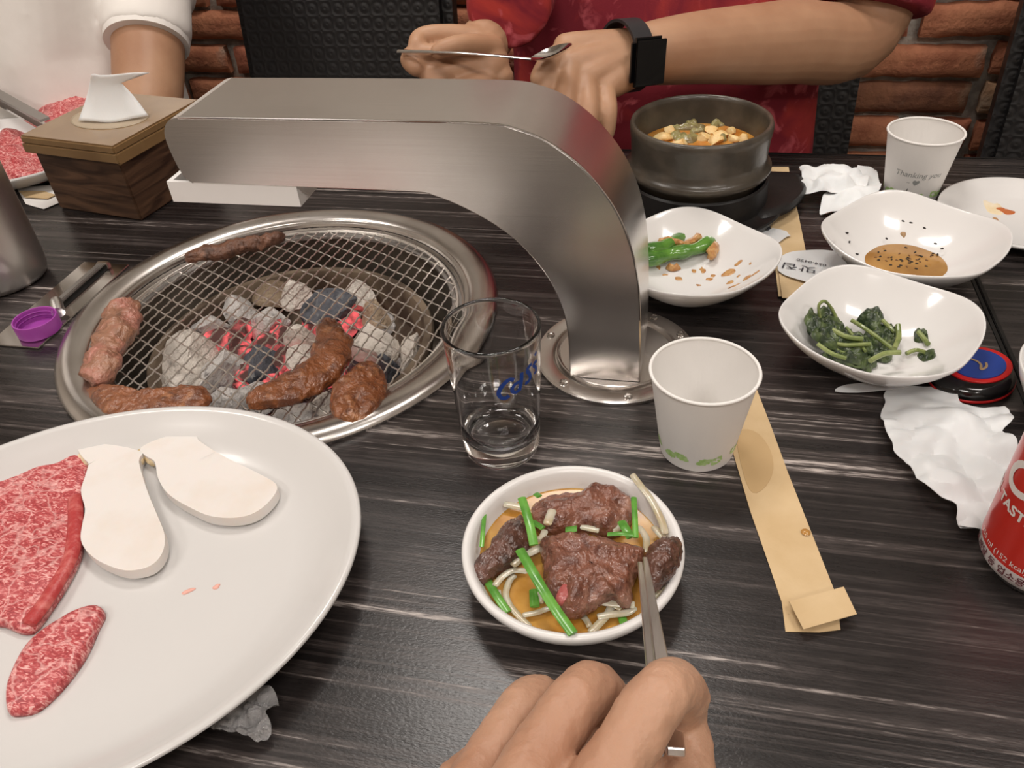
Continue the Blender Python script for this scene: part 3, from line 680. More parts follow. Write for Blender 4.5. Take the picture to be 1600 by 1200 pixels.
leaves = [(745, 850, 40, 22), (790, 870, 46, 30), (840, 900, 50, 26), (900, 950, 44, 24), (870, 850, 40, 24), (960, 820, 30, 20), (1000, 870, 40, 26), (930, 890, 44, 30), (820, 940, 46, 22), (760, 920, 40, 20), (1040, 860, 26, 24), (780, 820, 34, 22), (990, 910, 40, 22), (1170, 865, 28, 20), (1200, 942, 34, 18), (850, 960, 40, 18), (940, 960, 40, 18), (720, 880, 26, 26), (880, 980, 34, 12)]
for i, (u, v, w, h) in enumerate(leaves):
    u, v = u/2.667+1000, v/2.667+200; q = at(u, v, .016); lone = i in (13, 14)
    zb = zin1(q[0], q[1]); k_ = 1 if lone else 1.45; pts = blotch(q[0], q[1], w*.00022*k_, h*.00038*k_, rnd.uniform(-.5, .5), i)
    tag(obj('spinach_leaf', slab(pts, lambda x, y: zin1(x, y)+(.0003 if lone else .001+.003*((i*7) % 4)), (.0075 if not lone else .003), 6, 36, 3, 2, jit=.0050, jsc=300, seed=i), GRN[0]), 'lone spinach scrap beside the pile in the square bowl' if lone else 'dark green wilted spinach leaf in the spinach bowl', 'spinach', 'lone spinach scraps' if lone else 'spinach leaves in the square bowl')

# -- sauce bowl
b2, zin2 = square_bowl((.2025, .7130), math.radians(6), 'white wavy square bowl holding brown sesame sauce', .0805, .046, .0405)
SOY = mat('soy_sauce', srgb(180, 136, 76), .08, col2=srgb(150, 108, 56), ns=30, lo=.35, hi=.65, coat=.5, sss=.1)
tag(obj('soy_sauce', lathe([(0, .0072), (.030, .0072), (.0352, .0098), (.0355, .0104), (0, .0104)], (.2025, .7130, 0), 64), SOY), 'puddle of brown sauce with sesame in the square bowl', 'sauce')
SES = MATS['black_sesame']
seeds = [(1082, 360), (1117, 372), (1097, 388), (1130, 395), (1186, 417), (1255, 352), (862, 437), (873, 475), (905, 525), (1028, 461), (1232, 482), (1258, 503), (1240, 528)]
r2 = random.Random(5)
for i, (u, v) in enumerate(seeds):
    u, v = z2([(u, v)])[0]; q = at(u, v, .025)
    for _ in range(4): q = at(u, v, zin2(q[0], q[1])+.0008)
    a = r2.uniform(0, 3)
    tag(obj('sesame_seed', capsule([q-np.array([math.cos(a), math.sin(a), 0])*.0008, q+np.array([math.cos(a), math.sin(a), 0])*.0008], [.0007, .0009], 8), SES), 'black sesame seed stuck to the wall of the sauce bowl', 'seed', 'sesame seeds on the bowl wall')
for i in range(44):
    u, v = r2.gauss(1110, 75), r2.gauss(545, 26)
    if ((u-1120)/150)**2+((v-535)/62)**2 > 1: continue
    u, v = z2([(u, v)])[0]; q = at(u, v, .0107); a = r2.uniform(0, 3)
    tag(obj('sesame_seed', capsule([q-np.array([math.cos(a), math.sin(a), 0])*.0007, q+np.array([math.cos(a), math.sin(a), 0])*.0007], [.0006, .0008], 6), SES if i % 3 else mat('brown_sesame', srgb(120, 84, 52), .5)), 'sesame seed floating in the brown sauce', 'seed', 'sesame seeds floating in the sauce')
q = at(*z2([(1106, 412)])[0], .018); q = at(*z2([(1106, 412)])[0], zin2(q[0], q[1])+.001)
tag(obj('pepper_scrap', slab(blotch(q[0], q[1], .0032, .0028, 0, 3), lambda x, y: zin2(x, y), .0018, 4, 18, 3, 2), mat('tan_scrap', srgb(160, 128, 92), .5)), 'tiny tan food scrap above the brown sauce', 'food scrap')

# -- pepper bowl
b3, zin3 = square_bowl((.0055, .6640), math.radians(3), 'white wavy square bowl holding a sauced green pepper behind the duct', .0795, .045, .0405)
PEP = mat('green_pepper', srgb(92, 138, 52), .22, col2=srgb(60, 104, 38), ns=60, lo=.4, hi=.65, coat=.6, bump=.25, bs=150)
z3 = affine(6.154, 1000, 320)
def conf(u, v, zf, dz):
    q = at(u, v, .02)
    for _ in range(4): q = at(u, v, zf(q[0], q[1])+dz)
    return q
P = [conf(u, v, zin3, .009) for u, v in z3([(60, 520), (190, 505), (330, 465), (470, 440), (600, 400), (680, 360)])]
o = rough(capsule(spline(P, 4), [.0075+.0012*math.sin(i*.8) for i in range(21)], 14, .85), .0012, 160, 2)
tag(obj('green_pepper', o, PEP), 'glossy green pepper half nearest the front in the sauced bowl', 'pepper')
P = [conf(u, v, zin3, .012) for u, v in z3([(100, 420), (220, 400), (330, 345), (430, 290), (520, 255)])]
tag(obj('green_pepper', rough(capsule(spline(P, 4), [.007]*17, 14, .8), .0012, 160, 5), PEP), 'glossy green pepper half lying behind the other in the sauced bowl', 'pepper')
for i, pts in enumerate(([(180, 340), (300, 330), (400, 360), (480, 340), (590, 270), (700, 280), (690, 340), (600, 360), (480, 400), (400, 410), (300, 380), (200, 385)], [(640, 300), (720, 250), (740, 400), (720, 500), (660, 500), (690, 420)], [(250, 560), (330, 560), (400, 570), (340, 595), (280, 590)])):
    Q = [conf(u, v, zin3, .016 if i == 0 else .006) for u, v in z3(pts)]; zz = np.mean([q[2] for q in Q])
    if i == 0:
        gq = join(*[rough(capsule(spline([conf(u, v, zin3, dz) for u, v in z3(pp)], 4), [rr]*(4*(len(pp)-1)+1), 14), .0016, 210, 3, .001, 480) for pp, rr, dz in (([(200, 350), (290, 345), (390, 365)], .0036, .015), ([(450, 380), (540, 330), (620, 290)], .0040, .014), ([(560, 300), (650, 275), (700, 270)], .0042, .011))])
    elif i == 1:
        gq = rough(capsule(spline([conf(u, v, zin3, .007) for u, v in z3([(690, 285), (712, 370), (690, 470)])], 5), [.0052]*11, 16), .0022, 190, 7, .0012, 420)
    else: gq = None
    tag(obj('sauce_clump', gq or slab(Q, lambda x, y: zin3(x, y)+(.010 if i == 0 else .001), .008 if i < 2 else .005, 6, 40, 3, 2, jit=.003, jsc=300, seed=i), CHILI), ('orange-brown sauce clump spread over the green pepper', 'orange-brown sauce clump at the stem end of the green pepper', 'orange-brown sauce clump in front of the green pepper')[i], 'sauce')
for i, (u, v, w, h) in enumerate([(850, 655, 70, 26), (860, 745, 40, 18), (370, 710, 42, 22), (520, 635, 28, 18), (600, 625, 26, 30), (670, 712, 40, 18), (950, 555, 36, 14), (1060, 565, 12, 10), (1030, 700, 34, 26), (700, 680, 24, 12), (1110, 655, 46, 10), (560, 770, 24, 10), (945, 685, 16, 10), (900, 780, 60, 10), (180, 600, 20, 16), (240, 670, 30, 10)]):
    q = conf(u/6.154+1000, v/6.154+320, zin3, .0005); smear(b3, zin3, blotch(q[0], q[1], w*.0001, h*.00017, .2, i+11), CHILI)

# ------------------------------------------------------------------ meat dish with onions
dc = np.array([-.053, .3198]); DR, DH = .0675, .030
dish = thing('sauce_dish', 'small round white dish of grilled meat in onion sauce', 'dish', (dc[0], dc[1], 0))
obj('dish_body', lathe([(0, .0012), (.040, .0012), (.041, .0002), (.046, .0002), (.050, .004), (.0585, .012), (.0655, .021), (.0678, .0265), (.0678, .0288), (.0666, .0300), (.0640, .0300), (.0618, .0275), (.0600, .022), (.0565, .014), (.050, .0075), (.040, .0060), (0, .0058)], (dc[0], dc[1], .0002), 112), CERAM2, dish, sharp=180)
BROTH = mat('amber_broth', srgb(204, 156, 80), .2, col2=srgb(178, 122, 48), ns=60, lo=.35, hi=.7, sss=.2)
tag(obj('onion_sauce', lathe([(0, .0080), (.045, .0080), (.0585, .0172), (.0582, .0176), (.0565, .0170), (0, .0168)], (dc[0], dc[1], 0), 80), BROTH), 'amber vinegar sauce pooled in the small round dish', 'sauce')
z8 = affine(3.4275, 700, 700)
ONI = mat('onion_flesh', srgb(222, 214, 194), .25, col2=srgb(206, 190, 156), ns=50, coat=.4, sss=.3, trans=.35)
onions = [([(440, 960), (380, 900), (330, 840), (310, 780), (330, 710), (360, 680)], 10, .019), ([(250, 740), (290, 690), (350, 655), (430, 660)], 11, .021), ([(345, 630), (400, 580), (470, 545), (500, 530)], 14, .024), ([(400, 895), (480, 880), (560, 850), (610, 840)], 9, .020), ([(760, 990), (810, 940), (860, 880), (890, 800)], 12, .020),
          ([(810, 820), (870, 830), (940, 835), (1000, 840)], 13, .023), ([(800, 905), (880, 890), (960, 880), (1000, 850)], 12, .021), ([(985, 140), (1030, 200), (1090, 280), (1140, 380), (1165, 460)], 12, .030), ([(1100, 420), (1180, 520), (1190, 640), (1110, 780), (1040, 830)], 12, .024), ([(530, 410), (545, 370), (560, 330)], 14, .042), ([(710, 420), (780, 435), (810, 440)], 12, .026), ([(880, 440), (910, 430), (905, 400)], 11, .026), ([(300, 300), (360, 310), (400, 320)], 14, .022), ([(270, 760), (280, 820), (330, 880)], 8, .018), ([(640, 860), (720, 850), (800, 815)], 10, .0195), ([(690, 870), (740, 920), (760, 960)], 9, .0185), ([(490, 830), (500, 800), (490, 770)], 12, .019),
          ([(860, 790), (880, 830), (930, 860)], 11, .022), ([(450, 500), (500, 480), (520, 440)], 11, .026), ([(1060, 560), (1060, 480), (1020, 420)], 11, .024), ([(1090, 800), (1150, 740), (1195, 640)], 12, .0245)]
for i, (s, w, z) in enumerate(onions):
    P = [at(u, v, z) for u, v in z8(s)]
    if i == 7: P = [at(u, v, zz) for (u, v), zz in zip(z8(s), (.0365, .033, .031, .029, .027))]
    Q = spline(P, 5); R = [w*.00020*(.75 if k in (0, len(Q)-1) else 1) for k in range(len(Q))]
    tag(obj('onion_slice', tube(Q, R, 10, .40), ONI), 'long pale onion sliver hanging over the rear rim of the small dish' if i == 7 else 'pale curved onion sliver in the small meat dish', 'onion', None if i == 7 else 'onion slivers in the small dish')
CHV = mat('green_chive', srgb(72, 132, 40), .35, col2=srgb(104, 164, 66), ns=70, stretch=(1, 1, 1), coat=.3)
chives = [([(395, 268), (415, 330), (440, 420), (460, 520)], 15, .044), ([(385, 545), (440, 640), (510, 760), (580, 870), (670, 995)], 17, .034), ([(195, 350), (188, 430), (180, 530)], 8, .026), ([(995, 265), (1000, 350), (1005, 480)], 10, .036), ([(855, 462), (930, 458), (995, 465)], 9, .036), ([(930, 395), (950, 430), (980, 480)], 16, .033), ([(205, 700), (260, 790), (320, 880)], 14, .019), ([(930, 900), (945, 945)], 14, .019), ([(455, 395), (510, 430)], 11, .036), ([(470, 245), (490, 260)], 12, .026), ([(460, 760), (465, 850)], 16, .0185), ([(630, 440), (690, 430)], 14, .030)]
for i, (s, w, z) in enumerate(chives):
    Q = spline([at(u, v, z+.002*math.sin(k*1.3)) for k, (u, v) in enumerate(z8(s))], 5)
    tag(obj('chive', tube(Q, [w*.00018]*len(Q), 8, .35), CHV), ('long bright green chive crossing in front of the meat in the small dish' if i == 1 else 'bright green chive standing up at the left of the rear meat slice' if i == 0 else 'short green chive piece tucked among the meat and onion'), 'chive', None if i < 2 else 'chive pieces in the small dish')
def meat(px, zb, th, m, label, seed, jit=.004, name='grilled_meat', tilt=None, edge=3.2):
    P = [at(u, v, zb+th*.7) for u, v in px]
    c = np.mean(P, 0); zf = (lambda x, y: zb+tilt[0]*(x-c[0])+tilt[1]*(y-c[1])) if tilt else (lambda x, y: zb)
    o = slab(P, zf, th, 14, 96, 4, edge, .15, jit=jit, jsc=95, seed=seed); o = rough(o, .0012, 260, seed, .0007, 620)
    return tag(obj(name, o, m, sharp=180), label, 'meat', 'grilled meat slices')
meat(z8([(440, 290), (520, 235), (640, 215), (700, 210), (850, 180), (960, 215), (995, 270), (985, 350), (930, 405), (850, 430), (760, 400), (660, 415), (560, 425), (470, 380)]), .0185, .016, MEAT, 'browned meat slice lying at the back of the small dish', 1, .006)
meat(z8([(395, 335), (300, 385), (250, 450), (200, 540), (125, 610), (140, 670), (190, 685), (270, 635), (340, 600), (430, 535), (440, 460), (430, 380)]), .0185, .013, mat('dark_grilled_meat', srgb(98, 60, 46), .42, col2=srgb(56, 32, 24), ns=80, nd=5, lo=.38, hi=.66, col3=srgb(122, 78, 58), ns3=60, lo3=.58, hi3=.76, bump=.8, bs=210, bd=.004, coat=1, crough=.07, distort=.6), 'dark browned meat slice at the left side of the small dish', 2, .005)
meat(z8([(495, 450), (580, 440), (700, 440), (850, 455), (960, 490), (1055, 510), (1040, 580), (990, 690), (985, 790), (930, 800), (880, 760), (800, 800), (700, 850), (640, 860), (600, 820), (595, 765), (540, 760), (510, 720), (505, 600)]), .0225, .016, MEAT, 'large browned meat slice in front, gripped by the chopsticks', 3, .006)
meat(z8([(1070, 520), (1130, 480), (1210, 445), (1255, 480), (1250, 560), (1200, 650), (1100, 730), (1060, 720), (1050, 620)]), .0285, .014, MATS['dark_grilled_meat'], 'small dark meat piece over the right rim of the small dish', 4, .004)
PINK = mat('rare_pink', srgb(166, 84, 80), .35, coat=.4, bump=.4, bs=300)
q = at(*z8([(640, 775)])[0], .026); tag(obj('rare_edge', rough(capsule([at(*z8([(615, 805)])[0], .030), at(*z8([(655, 755)])[0], .031)], [.0045, .0058], 14, .8), .0012, 200, 1), PINK), 'pink rare edge of the front meat slice in the small dish', 'meat')

# ------------------------------------------------------------------ chopsticks and the near hand
CHOP = mat('chopstick_steel', (.80, .76, .73, 1), .28, 1, col2=(.70, .65, .61, 1), ns=8, stretch=(40, 2, 2))
P0 = at(1004, 872, .043); P1 = pd(1056, 1176, .240)
ax = (P1-P0)/np.linalg.norm(P1-P0); sd = np.cross(ax, [0, 0, 1]); sd /= np.linalg.norm(sd)
def stick(a, b, label):
    k = [(0, .0015), (.35, .0021), (.7, .0028), (.97, .0031), (1, .0028)]
    o = obj('chopstick', tube([a+(b-a)*t for t, r in k], [r for t, r in k], 4, .55, sq=True), CHOP, smooth=False); tag(o, label, 'chopstick', 'steel chopsticks in the near hand')
    bv = o.modifiers.new('bevel', 'BEVEL'); bv.width = .0006; bv.segments = 2
stick(P0-sd*.0014, P1+sd*.000, 'flat steel chopstick held in the near hand, left of the pair')
stick(P0+sd*.0016+ax*.006+np.array([0, 0, -.002]), P1+sd*.0030-ax*.012+np.array([0, 0, -.003]), 'flat steel chopstick held in the near hand, right of the pair')

def loft_body(c, z0, n=40):
    V = []; Fc = []; prof = [(0, .20, .14), (.12, .205, .15), (.26, .20, .15), (.40, .205, .145), (.52, .225, .13), (.60, .20, .105), (.66, .08, .07)]
    for dz, rx, ry in prof:
        for i in range(n): a = 2*math.pi*i/n; V.append((c[0]+rx*math.cos(a), c[1]+ry*math.sin(a), z0+dz))
    for k in range(len(prof)-1):
        for i in range(n): j = (i+1) % n; Fc.append([k*n+i, k*n+j, (k+1)*n+j, (k+1)*n+i])
    Fc.append(list(range(n))[::-1]); Fc.append([(len(prof)-1)*n+i for i in range(n)])
    return join(fixn((V, Fc)), chain([(c[0]-.20, c[1], z0+.52), (c[0]-.26, c[1]+.08, z0+.34), (c[0]-.24, c[1]+.20, z0+.27)], [.06, .055, .05], 20), chain([(c[0]+.20, c[1], z0+.52), (c[0]+.27, c[1]+.06, z0+.36), (c[0]+.25, c[1]+.20, z0+.32)], [.06, .055, .05], 20))
def chain(P, R, n=16): 
    Q = spline(P, 5); S = np.interp(np.linspace(0, len(P)-1, len(Q)), range(len(P)), R); return capsule(Q, S, n)
def hand_geo():
    G = []
    idx = [pd(890, 1310, .212), pd(968, 1184, .222), pd(1036, 1080, .232), pd(1066, 1086, .247), pd(1066, 1120, .262), pd(1050, 1150, .268)]
    G.append(chain(idx, [.0100, .0092, .0088, .0082, .0074, .0066]))
    mid = [pd(775, 1300, .214), pd(848, 1174, .232), pd(914, 1082, .246), pd(948, 1096, .262), pd(962, 1140, .276), pd(958, 1180, .280)]
    G.append(chain(mid, [.0104, .0094, .0088, .0084, .0076, .0068]))
    rg = [pd(690, 1310, .224), pd(765, 1192, .244), pd(828, 1098, .262), pd(862, 1110, .278), pd(880, 1150, .290), pd(876, 1190, .294)]
    G.append(chain(rg, [.0102, .0090, .0084, .0080, .0072, .0064]))
    pk = [pd(640, 1330, .236), pd(690, 1260, .256), pd(738, 1204, .272), pd(775, 1204, .286), pd(790, 1230, .294)]
    G.append(chain(pk, [.0094, .0084, .0076, .0070, .0060]))
    th = [pd(960, 1420, .225), pd(1050, 1300, .236), pd(1076, 1215, .248), pd(1080, 1152, .256)]
    G.append(chain(th, [.0135, .0100, .0086, .0066]))
    G.append(chain([pd(990, 1190, .252), pd(900, 1180, .264), pd(800, 1200, .276), pd(740, 1240, .280)], [.008, .010, .010, .009]))
    G.append(chain([pd(960, 1235, .246), pd(860, 1245, .252), pd(770, 1260, .262)], [.010, .011, .010]))
    wr = pd(560, 1700, .19)
    for k, s in ((idx[0], .0125), (mid[0], .0135), (rg[0], .013), (pk[0], .012)):
        G.append(chain([k, k+(wr-k)*.35+np.array([0, 0, -.004]), k+(wr-k)*.7+np.array([0, 0, -.006]), wr], [s, .016, .019, .022]))
    G.append(chain([th[0], th[0]+(wr-th[0])*.5, wr], [.016, .020, .022]))
    fa = wr+(wr-(mid[0]))/np.linalg.norm(wr-mid[0])*.13
    G.append(chain([wr, (wr+fa)/2, fa], [.025, .030, .036], 24))
    # soft knuckle folds
    return remesh(join(*G), .0014, 7, .5), th
hg, th = hand_geo()
hg = rough(hg, .0006, 130, 3, .0003, 380)
person0 = thing('person', 'bare hand in the foreground holding steel chopsticks over the small dish', 'person', tuple(np.mean(np.array(hg[0]), 0)))
obj('hand', hg, SKIN, person0, sharp=180)
obj('shirt', remesh(loft_body((.05, -.44), FLOOR+.45), .008, 4, .5), mat('light_grey_cotton', srgb(206, 200, 194), .9), person0, sharp=180)
NAIL = mat('fingernail', srgb(226, 178, 156), .3, coat=.3)

# ------------------------------------------------------------------ big white plate with raw beef and mushrooms
def oval_plate(c, a, b, rot, zr, label):
    def warp(r, th, z):
        x, y = r*a*math.cos(th), r*b*math.sin(th); return (x*math.cos(rot)-y*math.sin(rot), x*math.sin(rot)+y*math.cos(rot), z)
    t = thing('oval_plate', label, 'plate', (c[0], c[1], 0), 'white oval platters')
    obj('plate_body', lathe([(0, .006), (.3, .006), (.6, .0062), (.74, .0072), (.80, .0095), (.86, .0155), (.92, .0225), (.965, zr-.002), (.985, zr), (1.0, zr-.0006), (1.004, zr-.0022), (.995, zr-.0042), (.93, .0165), (.86, .009), (.78, .0045), (.70, .0035), (.68, .0002), (.65, .0002), (.64, .003), (0, .003)], (c[0], c[1], 0), 128, warp), CERAM2 if False else mat('white_platter', (.62, .605, .59, 1), .22, coat=.2), t, sharp=180)
    return t
PCN = np.array([-.3605, .2510])
oval_plate(PCN, .1835, .1525, math.radians(27.2), .031, 'large white oval platter with raw beef and mushroom slices')
z6 = affine(2.45, 0, 640)
def raw(px, z, th, m, label, cat, seed, jit=.0015, name='raw_beef', edge=8, group=None, tilt=0):
    P = [at(u, v, z+th*.6) for u, v in px]; cx = np.mean([p[0] for p in P])
    o = slab(P, lambda x, y: z+.0006*noise.noise(Vector((x*40, y*40, seed))), th, 12, 110, 4, edge, .35, jit=jit, jsc=45, seed=seed)
    return tag(obj(name, o, m, sharp=180), label, cat, group)
raw(z6([(-120, 200), (0, 240), (60, 205), (130, 170), (230, 130), (310, 128), (322, 170), (340, 210), (322, 290), (310, 350), (312, 470), (300, 560), (250, 660), (190, 750), (130, 830), (80, 845), (0, 815), (-110, 780), (-170, 500)]), .0072, .009, BEEF, 'large marbled raw beef slice at the left edge of the platter', 'meat', 1, .003)
edge_px = z6([(285, 310), (312, 350), (314, 470), (302, 560), (252, 664), (190, 756), (132, 838), (95, 845), (140, 760), (200, 660), (240, 560), (252, 440), (262, 350)])
tag(obj('beef_edge', tube(spline([at(u, v, .0132) for u, v in z6([(288, 330), (288, 450), (272, 560), (222, 660), (165, 750), (105, 825)])], 6), [.0030, *[.0052]*29, .0030], 12, .70), BEEFE), 'solid red rim strip along the large raw beef slice', 'meat')
raw(z6([(370, 745), (395, 775), (370, 830), (330, 920), (270, 1010), (200, 1090), (130, 1145), (60, 1160), (25, 1150), (20, 1080), (40, 1010), (90, 910), (150, 850), (230, 800), (300, 760)]), .0066, .008, BEEF, 'small leaf-shaped marbled raw beef slice on the platter', 'meat', 5)
def mushroom(px, z, th, label, seed, gills):
    t = tag(obj('mushroom_slice', sheet([at(u, v, z+th) for u, v in px], lambda x, y: z+.0004*noise.noise(Vector((x*60, y*60, seed))), th, .012, k=4), MUSH, sharp=50), label, 'mushroom', 'mushroom slices on the platter')
    bv = t.modifiers.new('bevel', 'BEVEL'); bv.width = .0034; bv.segments = 4; bv.limit_method = 'ANGLE'; bv.angle_limit = math.radians(60)
    for i, gpx in enumerate(gills):
        obj('gill_edge', rough(capsule(spline([at(u, v, z+th*.4) for u, v in gpx], 4), [.0034]*((len(gpx)-1)*4+1), 10, 1), .0006, 300, i), MUSHB, t)
mushroom(z6([(300, 150), (345, 130), (430, 135), (540, 160), (532, 200), (560, 300), (600, 400), (630, 480), (620, 550), (570, 600), (480, 615), (400, 590), (340, 550), (310, 500), (315, 440), (325, 380), (310, 310), (330, 240), (338, 205), (318, 185)]), .0092, .0085, 'pale king oyster mushroom slice standing next to the raw beef', 8, [z6([(308, 170), (322, 188), (336, 202)]), z6([(540, 168), (536, 185), (534, 200)])])
z5 = affine(2.068, 0, 620)
mushroom(z5([(455, 165), (530, 130), (630, 110), (642, 140), (720, 190), (820, 240), (890, 280), (885, 320), (830, 370), (760, 390), (680, 385), (600, 350), (540, 310), (510, 260), (500, 210), (470, 190)]), .0088, .0085, 'pale king oyster mushroom slice lying farther right on the platter', 9, [z5([(458, 180), (480, 196), (496, 210)]), z5([(630, 113), (636, 125)])])
for i, (u, v) in enumerate(((605, 625), (698, 610))):
    q = at(*z5([(u, v)])[0], .0075); tag(obj('beef_scrap', slab(blotch(q[0], q[1], .0045 if i == 0 else .003, .0018, .6, i), .0063, .001, 3, 18, 3, 2), mat('pink_scrap', srgb(226, 170, 156), .4)), ('larger pink meat speck on the bare platter', 'smaller pink meat speck on the bare platter')[i], 'meat')

# meat on the grate
def rollmeat(px, R, z, m, label, seed, flat=.75, amp=.002):
    P = [at(u, v, z) for u, v in px]; Q = spline(P, 14); S = np.interp(np.linspace(0, len(P)-1, len(Q)), range(len(P)), R)
    S = S*np.array([1+.10*noise.noise(Vector((k*.16, seed*3, 0)))+.07*noise.noise(Vector((k*.5, seed*5, 1))) for k in range(len(Q))])
    o = capsule(Q, S, 40, flat); o = rough(o, amp*1.5, 70, seed, .0017, 230); o = rough(o, .0007, 600, seed)
    return tag(obj('grilled_meat', o, m, sharp=180), label, 'meat', 'meat pieces on the grill')
rollmeat([(300, 400), (335, 394), (375, 386), (400, 381), (412, 378), (432, 372)], [.0078, .0098, .0095, .0088, .0078, .0080], .0145, mat('dry_browned_meat', srgb(112, 74, 54), .5, col2=srgb(74, 46, 32), ns=80, lo=.4, hi=.65, col3=srgb(146, 104, 82), ns3=60, lo3=.56, hi3=.75, bump=.7, bs=300, bd=.003, coat=.25, crough=.25, distort=.5), 'thin rolled browned meat strip at the back rim of the grill', 1, .85, .0018)
rollmeat([(192, 482), (184, 510), (170, 545), (155, 580)], [.0140, .0172, .0170, .0150], .0112, MEATP, 'half-cooked reddish meat roll on the left side of the grill', 2, .66, .0036)
meat([(130, 603), (165, 598), (215, 605), (260, 603), (310, 597), (327, 610), (322, 625), (290, 638), (240, 650), (200, 664), (160, 645), (140, 625)], .0035, .010, MEATB, 'flat browned meat strip on the grill just behind the platter', 7, .004)
rollmeat([(514, 512), (520, 545), (500, 580), (455, 607), (405, 625)], [.0105, .0168, .0182, .0172, .0110], .0110, MEATB, 'long curved glazed meat piece over the coals at the grill centre', 4, .60, .0034)
meat([(575, 556), (597, 570), (602, 600), (590, 627), (560, 647), (535, 650), (514, 632), (515, 605), (540, 578)], .0035, .017, MEATB, 'rounded glazed meat lump at the right front of the grill', 9, .006, edge=2.4)

# ------------------------------------------------------------------ stone pot of stew on its trivet
pc2 = np.array([.0064, .8225])
STONE = mat('black_stoneware', srgb(64, 58, 50), .32, col2=srgb(84, 76, 66), ns=40, lo=.4, hi=.7, bump=.1, bs=200, coat=.25, crough=.2)
trv = thing('pot_trivet', 'black round trivet with a side handle under the stew pot', 'trivet', (pc2[0], pc2[1]+.01, 0))
TB = mat('black_plastic', srgb(28, 26, 26), .42, bump=.1, bs=300)
obj('trivet_body', lathe([(0, .004), (.070, .0005), (.084, .0005), (.091, .008), (.093, .013), (.0915, .0145), (.084, .0135), (.0755, .016), (.0735, .040), (.0715, .042), (.0695, .040), (.068, .012), (0, .012)], (pc2[0], pc2[1]+.004, 0), 80), TB, trv)
hd = [(pc2[0]+.060, pc2[1]-.035), (pc2[0]+.09, pc2[1]-.025), (pc2[0]+.112, pc2[1]+.012), (pc2[0]+.118, pc2[1]+.045), (pc2[0]+.112, pc2[1]+.066), (pc2[0]+.095, pc2[1]+.07), (pc2[0]+.06, pc2[1]+.06)]
obj('handle', slab(hd, .011, .0085, 5, 60, 4, 8, .4), TB, trv)
pot = thing('stew_pot', 'dark brown earthenware pot of soybean stew on a black trivet', 'pot', (pc2[0], pc2[1], .012))
obj('pot_body', lathe([(0, .0125), (.048, .0125), (.056, .020), (.062, .036), (.0670, .047), (.0725, .0505), (.0745, .0535), (.0745, .0565), (.0725, .0590), (.0695, .0610), (.0692, .070), (.0700, .084), (.0712, .092), (.0716, .098), (.0705, .1015), (.0685, .1025), (.0665, .1015), (.0655, .097), (.0645, .085), (.060, .058), (.052, .040), (.035, .026), (0, .022)], (pc2[0], pc2[1], 0), 96), STONE, pot, sharp=180)
STEW = mat('stew_broth', srgb(176, 106, 34), .12, col2=srgb(196, 142, 66), ns=70, lo=.4, hi=.65, coat=.4, bump=.3, bs=120)
tag(obj('stew_broth', lathe([(0, .040), (.05, .040), (.0625, .0720), (.0620, .0730), (0, .0725)], (pc2[0], pc2[1], 0), 64), STEW), 'orange-brown stew broth inside the earthenware pot', 'stew')
zp = affine(5.333, 980, 140)
TOFU = mat('tofu', srgb(232, 204, 150), .5, col2=srgb(222, 180, 110), ns=70, bump=.4, bs=250, sss=.2)
VEG = mat('stewed_vegetable', srgb(150, 142, 92), .35, col2=srgb(120, 104, 66), ns=80, coat=.3)
ONE = [(285, 395, 52, 30, 'tofu'), (440, 440, 55, 22, 'tofu'), (700, 330, 34, 26, 'tofu'), (735, 410, 60, 34, 'tofu'), (868, 335, 44, 30, 'tofu'), (880, 395, 40, 26, 'tofu'), (965, 405, 34, 26, 'tofu'), (780, 360, 46, 30, 'tofu'), (640, 390, 36, 24, 'tofu'), (350, 325, 30, 24, 'tofu'), (885, 262, 42, 28, 'bean')]
for i, (u, v, w, h, k) in enumerate(ONE):
    q = at(*zp([(u, v)])[0], .076)
    zb = .069 if k == 'tofu' else .074
    g_ = coal_geo((q[0], q[1], zb+.005), w*.00024, h*.00030, .0065, .4*i, i+200)
    tag(obj('tofu_piece' if k == 'tofu' else 'soybean', g_, TOFU if k == 'tofu' else mat('soybean_skin', srgb(214, 160, 90), .4)), 'cream tofu chunk floating in the stew' if k == 'tofu' else 'single tan soybean stuck to the inside of the stew pot', 'tofu' if k == 'tofu' else 'bean', 'tofu chunks in the stew' if k == 'tofu' else None)
for i, (u, v, w, h) in enumerate([(500, 300, 120, 22), (540, 265, 40, 26), (760, 265, 44, 34), (520, 390, 80, 34), (590, 330, 70, 16), (800, 390, 30, 26), (420, 370, 60, 22)]):
    q = at(*zp([(u, v)])[0], .076); tag(obj('stewed_vegetable', slab(blotch(q[0], q[1], w*.00019, h*.00034, .2, i+40), .0715, .006, 5, 24, 3, 2, jit=.003, jsc=250, seed=i), VEG), 'limp olive vegetable piece floating in the stew', 'vegetable', 'vegetable pieces in the stew')

